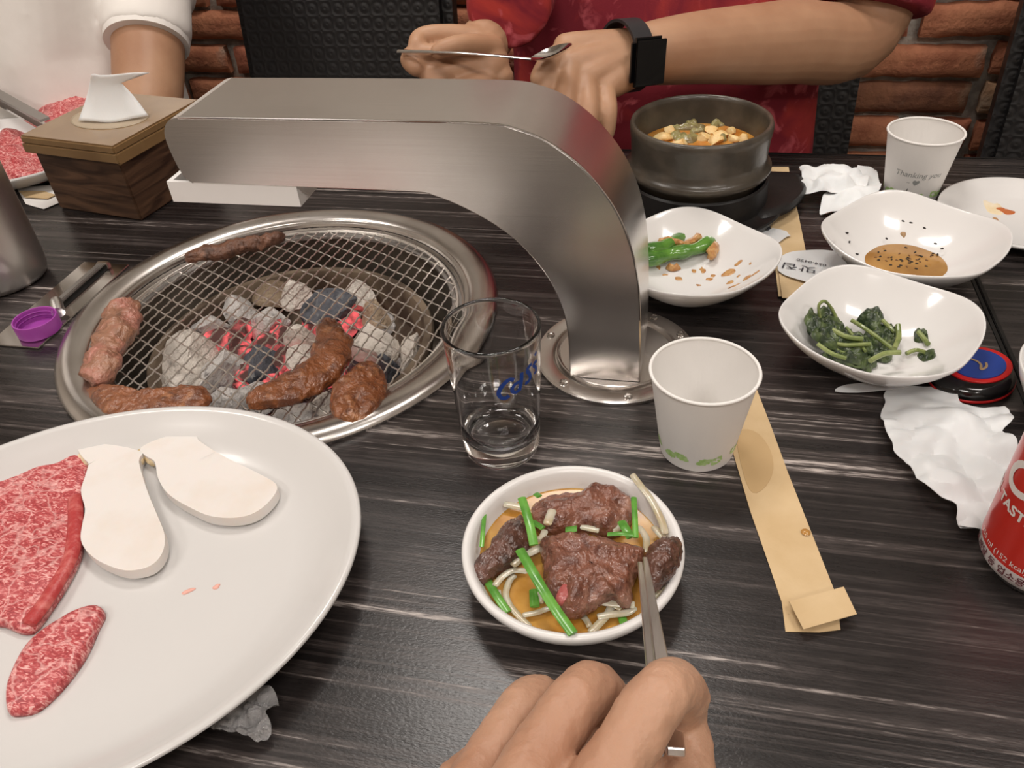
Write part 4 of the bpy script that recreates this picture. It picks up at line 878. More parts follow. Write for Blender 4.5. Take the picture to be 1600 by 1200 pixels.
# ------------------------------------------------------------------ small plate, edge bowl, call button
sp = thing('small_plate', 'small round white plate with a red sauce stain at the right edge', 'plate', (.3261, .8162, 0))
obj('plate_body', lathe([(0, .0045), (.050, .0045), (.056, .006), (.066, .013), (.0755, .0168), (.0775, .0165), (.0778, .0145), (.066, .0085), (.056, .002), (.050, .0002), (.044, .0002), (.043, .002), (0, .002)], (.3261, .8162, 0), 80), CERAMIC, sp, sharp=180)
z7 = affine(3.636, 1180, 150)
for i, (u, v, w, h, m_) in enumerate(((1430, 655, 32, 14, mat('red_sauce', srgb(186, 104, 58), .4)), (1370, 640, 44, 44, OIL), (1365, 702, 20, 10, CHILI), (1395, 640, 26, 8, MATS['red_sauce']))):
    q = at(*z7([(u, v)])[0], .0048); obj('sauce_smear', slab(blotch(q[0], q[1], w*.00021, h*.0005, .1, i+70), .0043+.0002*(i != 1), .0005, 3, 20, 3, 3), m_, sp)
eb = thing('round_bowl', 'white round bowl cut off by the right edge beside the can', 'bowl', (.300, .512, 0))
obj('bowl_body', lathe([(0, .006), (.028, .0062), (.044, .016), (.054, .034), (.0575, .044), (.0585, .0450), (.0595, .044), (.056, .032), (.046, .012), (.033, .003), (.031, .0002), (.028, .0002), (.027, .003), (0, .003)], (.300, .512, 0), 80), CERAMIC, eb, sharp=180)
cbx = np.array([.2265, .5505])
cb = thing('call_button', 'black oval call button with red ring and blue disc by the spinach bowl', 'call button', (cbx[0], cbx[1], 0))
ell = lambda ex, ey, rot: (lambda r, th, z: (r*(ex*math.cos(th)*math.cos(rot)-ey*math.sin(th)*math.sin(rot)), r*(ex*math.cos(th)*math.sin(rot)+ey*math.sin(th)*math.cos(rot)), z))
w_ = ell(.0335, .0275, math.radians(35)); C3 = (cbx[0], cbx[1], 0)
RED = mat('red_plastic', srgb(190, 30, 30), .3); BLU = mat('blue_disc', srgb(34, 62, 140), .3); GLB = mat('gloss_black', srgb(16, 15, 16), .15, coat=.4)
obj('base_shell', lathe([(0, .0006), (.94, .0006), (1, .003), (1, .0055), (.97, .0095), (.88, .0125), (.80, .0135), (0, .0135)], C3, 64, w_), GLB, cb)
obj('red_trim', lathe([(1.0, .0025), (1.022, .0032), (1.022, .0045), (1.0, .005)], C3, 64, w_), RED, cb)
tw = (cbx[0]+.003, cbx[1]+.005, 0)
obj('red_ring', lathe([(0, .0135), (.79, .0135), (.79, .0146), (.76, .0150), (.66, .0146), (0, .0146)], tw, 64, w_), RED, cb)
obj('blue_disc', lathe([(0, .0146), (.645, .0146), (.64, .0153), (0, .0153)], tw, 64, w_), BLU, cb)
zc5 = affine(4.286, 1380, 380)
mk = [at(u, v, .0157) for u, v in zc5([(590, 775), (630, 790), (655, 815), (655, 845), (690, 828), (690, 800)])]
obj('gold_mark', tube(spline(mk, 4), .0010, 6, .3), mat('worn_gold', srgb(168, 140, 104), .4), cb)
rb = [at(u, v, .010) for u, v in zc5([(370, 890), (440, 880), (510, 915), (540, 960), (520, 990), (460, 965), (400, 930)])]
obj('red_lobe', slab(rb, .003, .0085, 5, 40, 4, 4), RED, cb)

# ------------------------------------------------------------------ papers, wrappers, tissues
def flat(px, z): return [at(u, v, z) for u, v in px]
s1 = thing('chopstick_sleeve', 'long kraft paper chopstick sleeve with folded end under the front paper cup', 'paper sleeve', tuple(at(1200, 800, 0)))
obj('sleeve_body', sheet(flat([(1100, 560), (1160, 556), (1183, 612), (1206, 672), (1230, 738), (1270, 840), (1309, 938), (1265, 952), (1228, 962), (1200, 880), (1172, 800), (1149, 722), (1140, 690)], .0), lambda x, y: .0003+.0005*max(0, math.sin((y-.30)*9)), .0004, .006, smooth_out=False), KRAFT, s1, sharp=60)
obj('sleeve_end', sheet(flat([(1221, 940), (1230, 962), (1250, 955), (1307, 938), (1313, 985), (1280, 989), (1227, 988)], 0), lambda x, y: .0004, .0004, .006, smooth_out=False), KRAFT, s1, sharp=60)
fl = flat([(1233, 940), (1318, 918), (1338, 962), (1255, 985)], .006); c_ = np.mean(fl, 0)
obj('folded_flap', sheet(fl, lambda x, y: .0065+.035*(x-c_[0])-.03*(y-c_[1]), .0005, .006, smooth_out=False), KRAFT, s1, sharp=60)
q = at(1259, 831, .002); obj('sauce_drop', lathe([(0, .0012), (.0022, .0008), (.003, 0)], (q[0], q[1], .0018), 16), mat('brown_drop', srgb(176, 128, 66), .15, coat=.4), s1)
obj('damp_stain', sheet(flat([(1151, 690), (1161, 673), (1185, 680), (1203, 705), (1208, 735), (1196, 762), (1176, 772), (1162, 745)], .0), lambda x, y: .0008+.0005*max(0, math.sin((y-.30)*9)), .0002, .006), mat('damp_kraft', srgb(188, 158, 114), .6), s1, sharp=60)
s2 = thing('chopstick_sleeve', 'kraft paper chopstick sleeve folded short between the square bowls', 'paper sleeve', tuple(at(1230, 380, 0)))
obj('sleeve_body', sheet(flat([(1186, 262), (1232, 262), (1238, 300), (1247, 335), (1254, 370), (1262, 410), (1262, 440), (1214, 440), (1208, 380), (1200, 335)], 0), lambda x, y: .0006, .0005, .008, smooth_out=False), KRAFT, s2, sharp=60)
obj('folded_end', sheet(flat([(1215, 415), (1270, 420), (1268, 466), (1222, 466)], .003), lambda x, y: .0030, .0006, .008, smooth_out=False), KRAFT, s2, sharp=60)
obj('under_fold', sheet(flat([(1210, 410), (1225, 412), (1228, 464), (1216, 464)], .001), lambda x, y: .0014, .0006, .008, smooth_out=False), KRAFT, s2, sharp=60)

zw = affine(4, 1200, 600)
big = [(1377, 645), (1386, 620), (1384, 606), (1400, 592), (1450, 594), (1480, 600), (1495, 610), (1500, 625), (1520, 632), (1567, 640), (1579, 665), (1563, 680), (1582, 702), (1590, 740), (1570, 800), (1548, 822), (1497, 822), (1494, 790), (1470, 781), (1445, 768), (1430, 748), (1418, 728), (1395, 715), (1391, 702), (1382, 680)]
def crum(seed, amp, base=.0015, sc=38):
    return lambda x, y: base+amp*(.55*crease(x, y, sc, seed)+.45*(noise.noise(Vector((x*22, y*22, seed)))*.5+.5))
WRB = [at(u, v, .009) for u, v in big]
ww = thing('paper_wrapper', 'crumpled white wet-wipe wrapper lying between the spinach bowl and the can', 'wrapper', tuple(at(1470, 710, 0)))
obj('wrapper_sheet', sheet(WRB, lambda x, y: .0012+(crum(3, .020, 0, 46)(x, y))*min(1, max(.05, (math.hypot(x-.1545, y-.5705)-.045)/.045)), .0004, .0028), FILM, ww, sharp=25)
obj('wrapper_spike', sheet([at(u, v, .004) for u, v in [(1305, 610), (1322, 600), (1375, 596), (1420, 594), (1420, 604), (1385, 608), (1340, 612)]], lambda x, y: .003, .0004, .005), FILM, ww)
tl = [at(u, v, .006) for u, v in [(1497, 818)]+[(1497+i*4.2, 824+(3 if i % 2 else -1)) for i in range(10)]+[(1538, 812)]]
obj('serrated_edge', sheet(tl, lambda x, y: .0065, .0004, .004, smooth_out=False), FILM, ww)

TS = thing('crumpled_tissue', 'crumpled white tissue beside the black trivet handle at the back', 'tissue', tuple(at(1300, 295, 0)))
def blobtissue(px, z, h, seed, th=.0005, res=.0032, sc=45):
    P = [at(u, v, z) for u, v in px]; c = np.mean(P, 0); R = max(np.linalg.norm(np.array(p)[:2]-c[:2]) for p in P)
    return sheet(P, lambda x, y: .001+h*max(0, 1-(math.hypot(x-c[0], y-c[1])/R)**2)*.5+h*.55*crease(x, y, sc, seed)+h*.25*(noise.noise(Vector((x*70, y*70, seed)))), th, res)
obj('tissue_sheet', blobtissue(z7([(240, 535), (262, 480), (250, 390), (330, 365), (430, 365), (475, 400), (560, 405), (590, 420), (640, 470), (620, 540), (600, 560), (500, 545), (400, 545), (330, 552), (270, 548)]), .014, .022, 4), TISSUE, TS, sharp=50)
obj('tissue_fold', blobtissue(z7([(400, 545), (480, 520), (560, 470), (585, 385), (610, 430), (635, 388), (650, 440), (668, 400), (700, 480), (706, 545), (600, 620), (540, 655), (390, 640), (375, 605)]), .010, .016, 6), TISSUE, TS, sharp=50)

PW = thing('printed_wrapper', 'white printed wet-wipe wrapper lying between the three square bowls', 'wrapper', tuple(at(1260, 415, 0)))
zq = affine(8.57, 1180, 330)
obj('wrapper_sheet', sheet([at(u, v, .006) for u, v in zq([(300, 760), (340, 620), (450, 550), (650, 522), (900, 510), (1070, 525), (1130, 470), (1260, 560), (1240, 700), (1000, 760), (850, 860), (720, 940), (600, 920), (450, 870), (350, 820)])], lambda x, y: .0055+.0008*noise.noise(Vector((x*60, y*60, 3))), .0004, .004), FILM, PW, sharp=50)
INK = mat('dark_ink', srgb(56, 56, 62), .6)
def ptext(s, size, u0, u1, z, parent, m=INK, off=0, shear=0):
    g = text_geo(s, size, shear, off); X = np.array(g[0]); wdt = X[:, 0].max()
    A = at(*u0, z); B_ = at(*u1, z); ex = (B_-A)/np.linalg.norm(B_-A); ey = np.array([-ex[1], ex[0], 0]); k = np.linalg.norm(B_-A)/wdt
    return obj('printed_lettering', mapv(g, lambda x, y, zz: A+ex*x*k+ey*y+np.array([0, 0, .0002])), m, parent, smooth=False)
ptext('054-0490', .006, zq([(960, 715)])[0], zq([(565, 630)])[0], .0066, PW)
ptext('맛집', .012, zq([(840, 770)])[0], zq([(385, 690)])[0], .0066, PW)
SW = thing('torn_wrapper', 'small torn wrapper corner sticking out beside the pepper bowl', 'wrapper', tuple(at(1205, 370, 0)))
obj('wrapper_sheet', sheet([at(u, v, .004) for u, v in zq([(-30, 150), (60, 185), (190, 240), (230, 215), (420, 260), (475, 320), (420, 335), (330, 400), (240, 470), (120, 400), (20, 330)])], lambda x, y: .003+.001*noise.noise(Vector((x*90, y*90, 1))), .0004, .003, smooth_out=False), FILM, SW, sharp=50)
obj('dark_strip', sheet([at(u, v, .006) for u, v in zq([(55, 165), (110, 180), (205, 215), (185, 245), (120, 220), (60, 195)])], lambda x, y: .0052, .0004, .004, smooth_out=False), INK, SW)

zpl = affine(8.89, 300, 1060)
CLR = mat('crumpled_clear_film', (.93, .92, .92, 1), .15, trans=.75, ior=1.3, bump=.9, bs=260, bd=.004, coat=.4)
pf = [at(u, v, .006) for u, v in zpl([(100, 500), (500, 200), (900, -50), (1020, 130), (1150, 200), (1205, 330), (1170, 430), (1050, 510), (1100, 620), (1100, 800), (960, 870), (800, 830), (560, 760), (400, 745), (260, 690)])]
tag(obj('plastic_wrapper', sheet(pf, crum(8, .014, .001, 190), .0004, .0018), CLR, sharp=20), 'crumpled clear plastic film peeking out from under the platter', 'wrapper')

# ------------------------------------------------------------------ soda can
cc = np.array([.2240, .3690])
can = thing('soda_can', 'red soda can with white lettering cut off by the right edge', 'can', (cc[0], cc[1], 0))
CANR = mat('can_red', srgb(208, 48, 36), .28, .15, coat=.4); CANW = mat('can_white', srgb(226, 216, 214), .3, .2, coat=.3); ALU = mat('can_aluminium', (.75, .74, .73, 1), .25, 1)
Cc = (cc[0], cc[1], 0)
obj('can_base', lathe([(0, .008), (.018, .005), (.0235, .0004), (.025, .0004), (.0275, .004), (.0305, .0085)], Cc, 72), ALU, can)
obj('white_band', lathe([(.0305, .0085), (.0325, .012), (.033, .0145), (.0331, .0205)], Cc, 72), CANW, can)
obj('can_body', lathe([(.0331, .0205), (.0331, .085), (.0331, .100)], Cc, 72), CANR, can)
obj('silver_shoulder', lathe([(.0331, .100), (.0328, .104), (.0300, .112), (.0272, .1175)], Cc, 72), CANW, can)
obj('can_top', lathe([(.0272, .1175), (.0278, .1195), (.0270, .1215), (.0258, .1205), (.0252, .1165), (0, .1160)], Cc, 72), ALU, can)
obj('pull_tab', slab([(cc[0]-.006, cc[1]-.014), (cc[0]+.006, cc[1]-.014), (cc[0]+.007, cc[1]+.004), (cc[0], cc[1]+.010), (cc[0]-.007, cc[1]+.004)], .1163, .0014, 3, 30, 4, 6), ALU, can)
al = math.atan2(-cc[1], -cc[0])-math.pi/2          # left limb as seen from the seat
def cantext(s, size, ph, z, m, name='printed_lettering', shear=0, off=0, slope=0, space=1):
    g = text_geo(s, size, shear, off, .004, space)
    obj(name, mapv(g, lambda x, y, zz: (cc[0]+.0334*math.cos(al+ph+x/.0331), cc[1]+.0334*math.sin(al+ph+x/.0331), z+y+slope*x)), m, can, smooth=False)
WHT = mat('white_print', srgb(232, 224, 220), .35)
cantext('Coca-Cola', .034, .30, .069, WHT, shear=.35, off=.0008)
cantext('ORIGINAL TASTE', .0095, -.98, .0555, WHT, off=.0003, space=1.05)
cantext('355 ml (152 kcal)', .0055, .40, .0235, WHT)
DRK = mat('maroon_print', srgb(96, 40, 46), .4)
cantext('및 배달 등 업소용', .0062, .25, .0140, DRK, off=.0001)

# ------------------------------------------------------------------ left side: bottle, tissue box, far platter, tongs
bc = np.array([-.7015, .6075])
bt = thing('steel_bottle', 'brushed stainless steel water bottle at the left edge', 'bottle', (bc[0], bc[1], 0))
obj('bottle_body', lathe([(0, .002), (.038, .0005), (.043, .003), (.0455, .009), (.0462, .02), (.0462, .14), (.044, .152), (.036, .165), (.028, .172), (.027, .185), (.024, .185), (.024, .172), (0, .17)], (bc[0], bc[1], 0), 96), mat('satin_steel', (.66, .63, .60, 1), .36, 1, bump=.04, bs=600, bd=.0003), bt, sharp=60)
obj('bottle_lid', lathe([(.0275, .175), (.029, .177), (.029, .197), (.027, .2), (0, .2)], (bc[0], bc[1], 0), 64), BLACK, bt)

ang = math.radians(170); fc = np.array([-.6215, .7440]); ea = np.array([math.cos(ang), math.sin(ang)]); eb_ = np.array([-math.sin(ang), math.cos(ang)])*-1
LB, WB, HB = .128, .135, .088
TBX = thing('tissue_box', 'dark wood-grain tissue box with brown lid beside the duct', 'tissue box', (*(fc+ea*LB/2+eb_*WB/2), 0))
TM = lambda v: np.array([*(fc+ea*v[0]+eb_*v[1]), v[2]])
WOODB = mat('walnut_print', srgb(98, 72, 54), .42, col2=srgb(58, 40, 30), ns=9, nd=5, stretch=(1, 1, 9), lo=.38, hi=.60, distort=1.2)
LID = mat('brown_acrylic', srgb(134, 106, 72), .18, coat=.4, col2=srgb(126, 98, 66), ns=20)
obj('box_body', box(0, LB, 0, WB, .0005, HB-.006, .002, TM), WOODB, TBX)
e_ = .006
obj('lid', box(-e_, LB+e_, -e_, WB+e_, HB-.004, HB+.006, .002, TM), LID, TBX)
obj('lid_lip', join(box(-e_-.001, LB+e_, -e_-.001, -e_+.002, HB-.014, HB-.003, .001, TM), box(-e_-.001, -e_+.002, -e_, WB+e_, HB-.016, HB-.003, .001, TM)), LID, TBX)
OPA = mat('lid_opening', srgb(168, 152, 130), .5)
oc = fc+ea*LB*.5+eb_*WB*.48
obj('opening_ring', lathe([(0, HB+.0062), (.042, HB+.0062), (.043, HB+.0072), (.044, HB+.0062)], (oc[0], oc[1], 0), 48, lambda r, th, z: (*(ea*r*math.cos(th)*1.15+eb_*r*math.sin(th)*.8), z)), OPA, TBX)
# pulled tissue: a bent sheet standing in the slot
tp = thing('tissue', 'white tissue pulled up out of the wooden tissue box', 'tissue', (oc[0], oc[1], HB+.006))
def tissue_pull():
    V = []; n, m = 16, 14
    base = at(172, 190, HB+.008)
    for i in range(n+1):
        s = i/n
        for j in range(m+1):
            t = j/m; w = (.042*(1-s)+.011*s)*(2*t-1)
            r = BAS[0]*1.0; r = np.array([r[0], r[1], 0]); r /= np.linalg.norm(r); bk = np.array([-r[1], r[0], 0])
            x = w+.004*s; up = .050*s; fwd = .012*math.sin(s*2.2)+.010*abs(2*t-1)**2*(1-s)
            if s > .75 and t > .5: x += (s-.75)/.25*(t-.5)*2*.045; up -= (s-.75)/.25*(t-.5)*.004
            V.append(base+r*x+bk*fwd+np.array([0, 0, up+.001*math.sin(t*9)]))
    Fc = [[i*(m+1)+j, i*(m+1)+j+1, (i+1)*(m+1)+j+1, (i+1)*(m+1)+j] for i in range(n) for j in range(m)]
    return V, Fc
o = obj('tissue_sheet', tissue_pull(), TISSUE, tp, sharp=180); sm = o.modifiers.new('solid', 'SOLIDIFY'); sm.thickness = .0005

fpc = np.array([-.925, .865])
oval_plate(fpc, .165, .120, math.radians(8), .028, 'white oval platter of raw beef behind the tissue box at the left edge')
def beef_pile(px, z, h, label, seed):
    P = [at(u, v, z) for u, v in px]; o = slab(P, .007, h, 10, 90, 4, 2.5, .2, jit=.012, jsc=40, seed=seed)
    tag(obj('raw_beef', rough(o, .003, 60, seed), BEEF, sharp=180), label, 'meat', 'raw beef on the far platter')
beef_pile([(-60, 215), (0, 205), (30, 200), (55, 215), (66, 245), (70, 262), (40, 272), (0, 272), (-60, 270)], .022, .024, 'folded raw beef slices at the front of the far platter', 2)
beef_pile([(25, 152), (60, 145), (110, 142), (150, 128), (178, 124), (180, 150), (130, 172), (95, 190), (60, 178)], .040, .034, 'folded raw beef slices at the back of the far platter', 6)
tg_ = thing('tongs', 'steel tongs resting across the far platter of raw beef', 'tongs', tuple(at(30, 175, .05)))
for i, dz in enumerate((0, .010)):
    A = at(-60, 122-i*6, .075+dz); B_ = at(66+i*4, 197-i*10, .050+dz)
    obj('tong_arm', tube([A, A*.5+B_*.5, B_], [.0075, .0075, .0065], 4, .25, sq=True), STEELD if i else MIRROR, tg_, smooth=False)
for i, px in enumerate(([(25, 292), (85, 288), (95, 315), (68, 326), (40, 318)], [(30, 300), (70, 300), (88, 306), (75, 312), (40, 310)])):
    tag(obj('paper_sheet', sheet([at(u, v, .002) for u, v in px], lambda x, y: .0012+.0020*i+.001*noise.noise(Vector((x*40, y*40, i))), .0004, .006, smooth_out=False), PAPERW if i == 0 else KRAFT), ('thin white paper under the far platter by the tissue box', 'strip of brown paper under the far platter by the tissue box')[i], 'paper')

# ------------------------------------------------------------------ chairs
def chair_mat():
    m = bpy.data.materials.new('embossed_black_leather'); m.use_nodes = True; n = m.node_tree.nodes; L = m.node_tree.links; p = n['Principled BSDF']
    p.inputs['Base Color'].default_value = srgb(30, 29, 30); p.inputs['Roughness'].default_value = .42
    tc = n.new('ShaderNodeTexCoord'); mp = n.new('ShaderNodeMapping'); mp.inputs['Scale'].default_value = (1, 0, 1); L.new(tc.outputs['Object'], mp.inputs[0])
    v = n.new('ShaderNodeTexVoronoi'); v.inputs['Scale'].default_value = 42; v.inputs['Randomness'].default_value = 0; L.new(mp.outputs[0], v.inputs[0])
    s = n.new('ShaderNodeMath'); s.operation = 'SINE'; k = n.new('ShaderNodeMath'); k.operation = 'MULTIPLY'; k.inputs[1].default_value = 13; L.new(v.outputs[0], k.inputs[0]); L.new(k.outputs[0], s.inputs[0])
    b = n.new('ShaderNodeBump'); b.inputs['Strength'].default_value = .22; b.inputs['Distance'].default_value = .0025; L.new(s.outputs[0], b.inputs['Height']); L.new(b.outputs[0], p.inputs['Normal'])
    return m
LEATHER = chair_mat()
def chair(x, y, label, w=.40, rot=0):
    t = thing('dining_chair', label, 'chair', (x, y, FLOOR), 'black leather dining chairs'); R_ = rotz(rot, (x, y)); zs = FLOOR+.45
    obj('seat', box(-w/2, w/2, -.42, 0, zs-.07, zs, .02, R_), LEATHER, t)
    def lean(v): v = R_(np.array([v[0], v[1]+(v[2]-zs)*.14, v[2]])); return v
    bm = bmesh.new(); obj('backrest', box(-w/2, w/2, -.02, .045, zs-.05, zs+.60, .018, lean), LEATHER, t)
    for sx in (-1, 1):
        for yy in (-.39, .0): obj('leg', box(sx*(w/2-.03)-.018, sx*(w/2-.03)+.018, yy-.018, yy+.018, FLOOR, zs-.065, .003, R_), BLACK, t)
chair(-.610, 1.350, 'empty black embossed leather chair between the two diners', .395)
chair(.672, 1.36, 'black leather chair at the far right edge before the brick wall', .42, math.radians(-6))
chair(.05, 1.43, 'black leather chair behind the diner in the red shirt', .44, math.radians(4))
chair(-1.22, 1.42, 'black leather chair behind the diner in the white shirt', .38)

# ------------------------------------------------------------------ diners
def loft(rings, n=40, seed=0, wr=.006, cap=True):
    V = []; Fc = []
    for c, rx, ry, rot in rings:
        for i in range(n):
            a = 2*math.pi*i/n; sx = math.copysign(abs(math.cos(a))**.8, math.cos(a)); sy = math.copysign(abs(math.sin(a))**.8, math.sin(a))
            p = np.array([rx*sx, ry*sy, 0]); p = rotz(rot)(p)+np.array(c)
            d = wr*noise.noise(Vector((p[0]*14, p[1]*14, p[2]*22+seed))); V.append(p+np.array([math.cos(a+rot), math.sin(a+rot), 0])*d)
    for k in range(len(rings)-1):
        for i in range(n): j = (i+1) % n; Fc.append([k*n+i, k*n+j, (k+1)*n+j, (k+1)*n+i])
    if cap: Fc.append(list(range(n))[::-1]); Fc.append([(len(rings)-1)*n+i for i in range(n)])
    return fixn((V, Fc))
def shirt_mat():
    m = mat('red_patterned_cloth', srgb(122, 26, 40), .9, col2=srgb(168, 52, 46), ns=11, lo=.48, hi=.66, col3=srgb(186, 84, 92), ns3=30, lo3=.58, hi3=.70, bump=.2, bs=500, bd=.001, distort=1.0); return m
REDS = shirt_mat()
zs = FLOOR+.45
# diner in red
tc_ = np.array([-.052, 1.225])
pr = thing('person', 'diner in a red patterned shirt wearing a black watch and holding a spoon', 'person', (tc_[0], tc_[1], zs))
E1 = pd(1345, 48, 1.00); W1 = pd(1012, 84, .875); SH1 = np.array([.21, 1.24, .38])
G = []
G.append(chain([SH1, (SH1+E1)/2+np.array([.015, 0, 0]), E1, E1*.62+W1*.38+np.array([0, 0, -.004]), E1*.25+W1*.75, W1], [.055, .052, .047, .047, .039, .032], 24))
mcp = [pd(884, 72, .850), pd(893, 100, .838), pd(915, 122, .836), pd(945, 138, .842)]
for q in mcp: G.append(chain([W1, W1*.5+q*.5, q], [.028, .021, .0135]))
G.append(chain([mcp[0], pd(862, 118, .835), pd(850, 150, .835), pd(852, 185, .84)], [.0125, .0112, .0102, .009]))
G.append(chain([mcp[1], pd(884, 158, .820), pd(880, 200, .825), pd(885, 235, .835)], [.0125, .0112, .0102, .009]))
G.append(chain([mcp[2], pd(920, 172, .820), pd(915, 215, .825), pd(910, 245, .835)], [.012, .011, .010, .009]))
G.append(chain([mcp[3], pd(950, 172, .828), pd(948, 208, .835)], [.011, .010, .0085]))
G.append(chain([pd(945, 80, .868), pd(885, 84, .846), pd(858, 100, .832), pd(842, 122, .830)], [.020, .0135, .0118, .0098]))
# other arm: forearm comes towards the table, fist round the spoon
E2 = pd(800, -60, 1.12); W2 = pd(772, 52, .915); SH2 = np.array([-.29, 1.25, .38])
G.append(chain([SH2, (SH2+E2)/2, E2, (E2+W2)/2, W2], [.055, .05, .045, .040, .026], 24))
P2 = pd(742, 82, .894)
G.append(chain([W2, P2*.5+W2*.5, P2], [.026, .029, .027]))
G.append(chain([P2, pd(765, 108, .890), pd(778, 122, .890)], [.028, .026, .018]))
G.append(chain([pd(742, 62, .884), pd(690, 54, .868), pd(658, 58, .862), pd(650, 70, .852)], [.0155, .0108, .0098, .0088]))
G.append(chain([pd(744, 86, .880), pd(680, 84, .856), pd(640, 90, .854), pd(650, 106, .850)], [.0155, .0108, .0104, .0094]))
G.append(chain([pd(748, 110, .880), pd(696, 112, .858), pd(668, 120, .858), pd(690, 134, .856)], [.0150, .0106, .0100, .0090]))
G.append(chain([pd(760, 128, .880), pd(722, 136, .862), pd(716, 148, .862)], [.0140, .0100, .0090]))
G.append(chain([pd(768, 76, .882), pd(728, 70, .850), pd(700, 74, .838), pd(684, 80, .836)], [.0150, .0112, .0098, .0082]))
body = remesh(join(*G), .0024, 4, .5)
bo = obj('body', body, SKIN2, pr, sharp=180)
sh = join(loft([((tc_[0], tc_[1], zs), .205, .135, 0), ((tc_[0], tc_[1]-.02, zs+.10), .215, .150, 0), ((tc_[0], tc_[1]-.035, zs+.22), .215, .155, 0), ((tc_[0], tc_[1]-.03, zs+.34), .212, .150, 0), ((tc_[0], tc_[1]-.01, zs+.46), .212, .135, 0), ((tc_[0], tc_[1], zs+.57), .215, .115, 0), ((tc_[0], tc_[1]+.01, zs+.64), .15, .085, 0), ((tc_[0], tc_[1]+.015, zs+.67), .07, .06, 0)], 56, 1, .014),
           tube(spline([SH1+np.array([-.03, 0, .02]), SH1*.5+E1*.5+np.array([.012, 0, 0]), E1*.93+SH1*.07+np.array([.006, .0, .004])], 6), [.075, .073, .072, .071, .070, .069, .068, .068, .068, .068, .068, .068, .068], 28),
           tube(spline([SH2+np.array([.03, 0, .02]), (SH2+E2)/2, E2, pd(796, 8, .872)], 6), [.074]*6+[.070]*6+[.062, .059, .056, .053, .050, .048, .046], 28))
shirt = obj('shirt', remesh(rough(sh, .006, 16, 3, .003, 45), .005, 5, .5), REDS, pr, sharp=180)
obj('trousers', join(*[loft([((tc_[0]+s*.10, tc_[1]-.02, zs+.0), .085, .09, 0), ((tc_[0]+s*.11, tc_[1]-.20, zs+.02), .082, .075, 0), ((tc_[0]+s*.11, tc_[1]-.38, zs-.02), .07, .065, 0), ((tc_[0]+s*.11, tc_[1]-.36, zs-.25), .06, .06, 0), ((tc_[0]+s*.11, tc_[1]-.36, FLOOR+.02), .05, .06, 0)], 24) for s in (-1, 1)]), mat('dark_cloth', srgb(30, 30, 36), .9), pr)
# watch on the wrist
wa = (W1-E1)/np.linalg.norm(W1-E1); wc = W1*1.09-E1*.09
toc = EYE-wc; toc /= np.linalg.norm(toc); dn = -BAS[1]*-1
n1 = toc-wa*np.dot(toc, wa); n1 /= np.linalg.norm(n1); n2 = np.cross(wa, n1)
if np.dot(n2, BAS[1]) < 0: n2 = -n2
wt = thing('wristwatch', 'black smartwatch on the wrist of the diner in red', 'watch', tuple(wc))
def wband(r, off): return [wc+(n1*math.cos(a)+n2*math.sin(a))*r for a in np.linspace(0, 2*math.pi, 49)]
RW = .0372
def ring_band(h, r0, r1):
    V = []; Fc = []; n = 48
    for i in range(n):
        a = 2*math.pi*i/n; d = n1*math.cos(a)+n2*math.sin(a)
        V += [wc+d*r0-wa*h, wc+d*r1-wa*h, wc+d*r1+wa*h, wc+d*r0+wa*h]
    for i in range(n):
        j = (i+1) % n
        for k in range(4): l = (k+1) % 4; Fc.append([4*i+k, 4*i+l, 4*j+l, 4*j+k])
    return fixn((V, Fc))
obj('strap', ring_band(.0115, RW-.003, RW), mat('black_rubber', srgb(40, 38, 40), .5), wt)
ca_ = math.radians(11); cd = n1*math.cos(ca_)+n2*math.sin(ca_); ce = -n1*math.sin(ca_)+n2*math.cos(ca_)
def wb_(x0, x1, y0, y1, z0, z1, bev): return box(x0, x1, y0, y1, z0, z1, bev, lambda v: wc+wa*v[0]+ce*v[1]+cd*(RW+v[2]))
obj('watch_case', wb_(-.0205, .0205, -.0240, .0240, -.004, .0085, .005), mat('watch_black', srgb(18, 18, 20), .25, .3), wt)
obj('screen', wb_(-.0185, .0185, -.0220, .0220, .0075, .0092, .0008), mat('watch_glass', srgb(5, 5, 6), .05, coat=.5), wt)
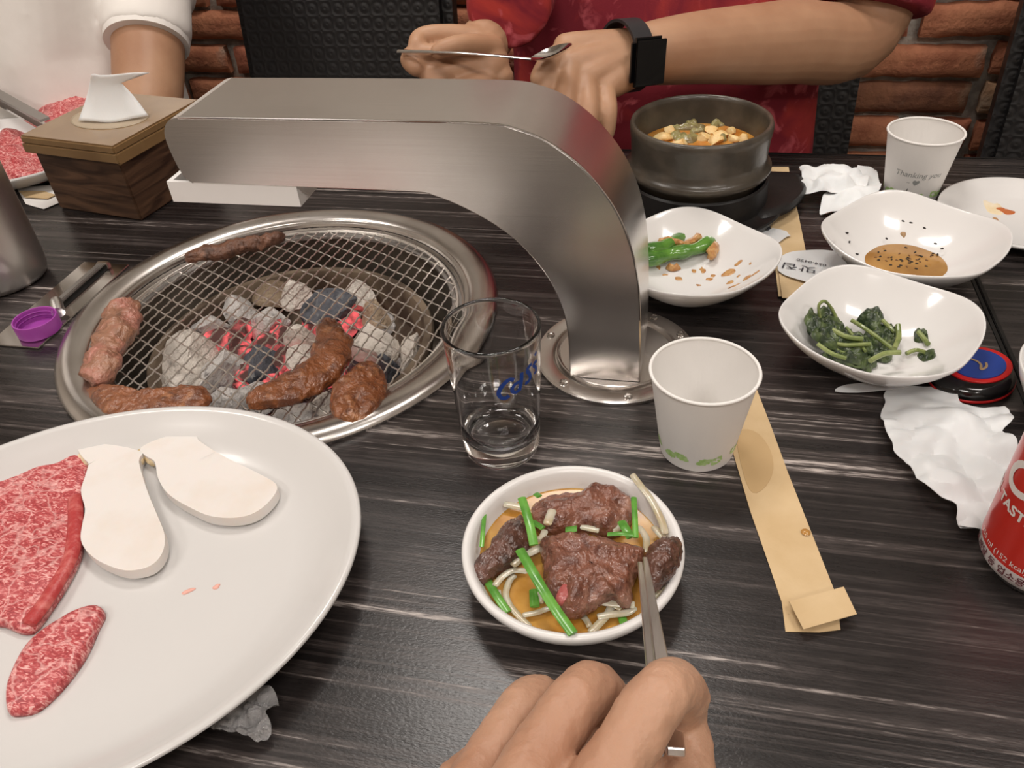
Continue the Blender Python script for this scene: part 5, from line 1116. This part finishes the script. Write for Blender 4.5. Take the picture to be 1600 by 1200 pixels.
# spoon
sA, sB, sC = pd(622, 80, .840), pd(830, 92, .810), pd(888, 72, .795)
spn = thing('spoon', 'steel spoon held between the hands of the diner in red', 'spoon', tuple(sB))
obj('handle', tube(spline([sA, sA*.5+sB*.5+np.array([0, 0, .002]), sB], 5), [.0042, .004, .0038, .0036, .0034, .0032, .003, .003, .003, .003, .0032], 8, .4), MIRROR, spn)
bx_ = (sC-sB)/np.linalg.norm(sC-sB); by_ = np.cross([0, 0, 1.], bx_); by_ /= np.linalg.norm(by_); bz_ = np.cross(bx_, by_); Ls = np.linalg.norm(sC-sB)*1.1
def spoon_bowl():
    V = []; Fc = []; n, m = 14, 10
    for lay in (0, .0009):
        for i in range(n+1):
            s = i/n; w = .0165*math.sin(math.pi*min(1, .04+s*.95))**.7
            for j in range(m+1):
                t = 2*j/m-1; V.append(sB+bx_*s*Ls+by_*w*t+bz_*(-.006*(1-t*t)*math.sin(math.pi*s)+lay))
    k = (n+1)*(m+1)
    for i in range(n):
        for j in range(m):
            a = i*(m+1)+j; Fc += [[a, a+1, a+m+2, a+m+1], [k+a, k+a+m+1, k+a+m+2, k+a+1]]
    return V, Fc
obj('spoon_bowl', spoon_bowl(), MIRROR, spn, sharp=180)

# diner in white
wc2 = np.array([-1.06, 1.20])
pw = thing('person', 'diner in a white short-sleeved shirt at the far left', 'person', (wc2[0], wc2[1], zs))
E3 = pd(232, 120, 1.16); A3 = pd(228, -150, 1.22); W3 = at(210, 190, .02)
G = [chain([A3, A3*.5+E3*.5, E3, pd(228, 190, 1.14)], [.056, .052, .0485, .044], 24), chain([pd(228, 190, 1.14), pd(215, 225, 1.12), pd(200, 240, 1.10)], [.040, .036, .030], 24)]
obj('body', remesh(join(*G), .004, 5, .5), SKIN2, pw, sharp=180)
WHITE = mat('white_cotton', srgb(230, 225, 219), .9, bump=.25, bs=30, bd=.004)
sc_ = pd(70, 60, 1.28)
sh = join(loft([((sc_[0], sc_[1]+.02, zs), .20, .13, 0), ((sc_[0], sc_[1]-.01, zs+.12), .205, .145, 0), ((sc_[0], sc_[1]-.02, zs+.25), .195, .145, 0), ((sc_[0], sc_[1]-.01, zs+.38), .195, .135, 0), ((sc_[0], sc_[1], zs+.5), .21, .125, 0), ((sc_[0], sc_[1]+.01, zs+.60), .20, .10, 0), ((sc_[0], sc_[1]+.02, zs+.67), .07, .06, 0)], 56, 9, .016),
          tube(spline([A3+np.array([-.04, .01, .03]), pd(228, -60, 1.20), pd(230, 0, 1.18), pd(230, 62, 1.170)], 5), [.070]*5+[.066]*5+[.0605]*5+[.0585], 30))
obj('shirt', remesh(rough(sh, .005, 14, 5), .005, 4, .5), WHITE, pw, sharp=180)
cuff = [pd(230, 34, 1.175), pd(230, 70, 1.168)]
obj('sleeve_cuff', tube([cuff[0], cuff[0]*.5+cuff[1]*.5, cuff[1]], [.0590, .0592, .0575], 40), WHITE, pw)
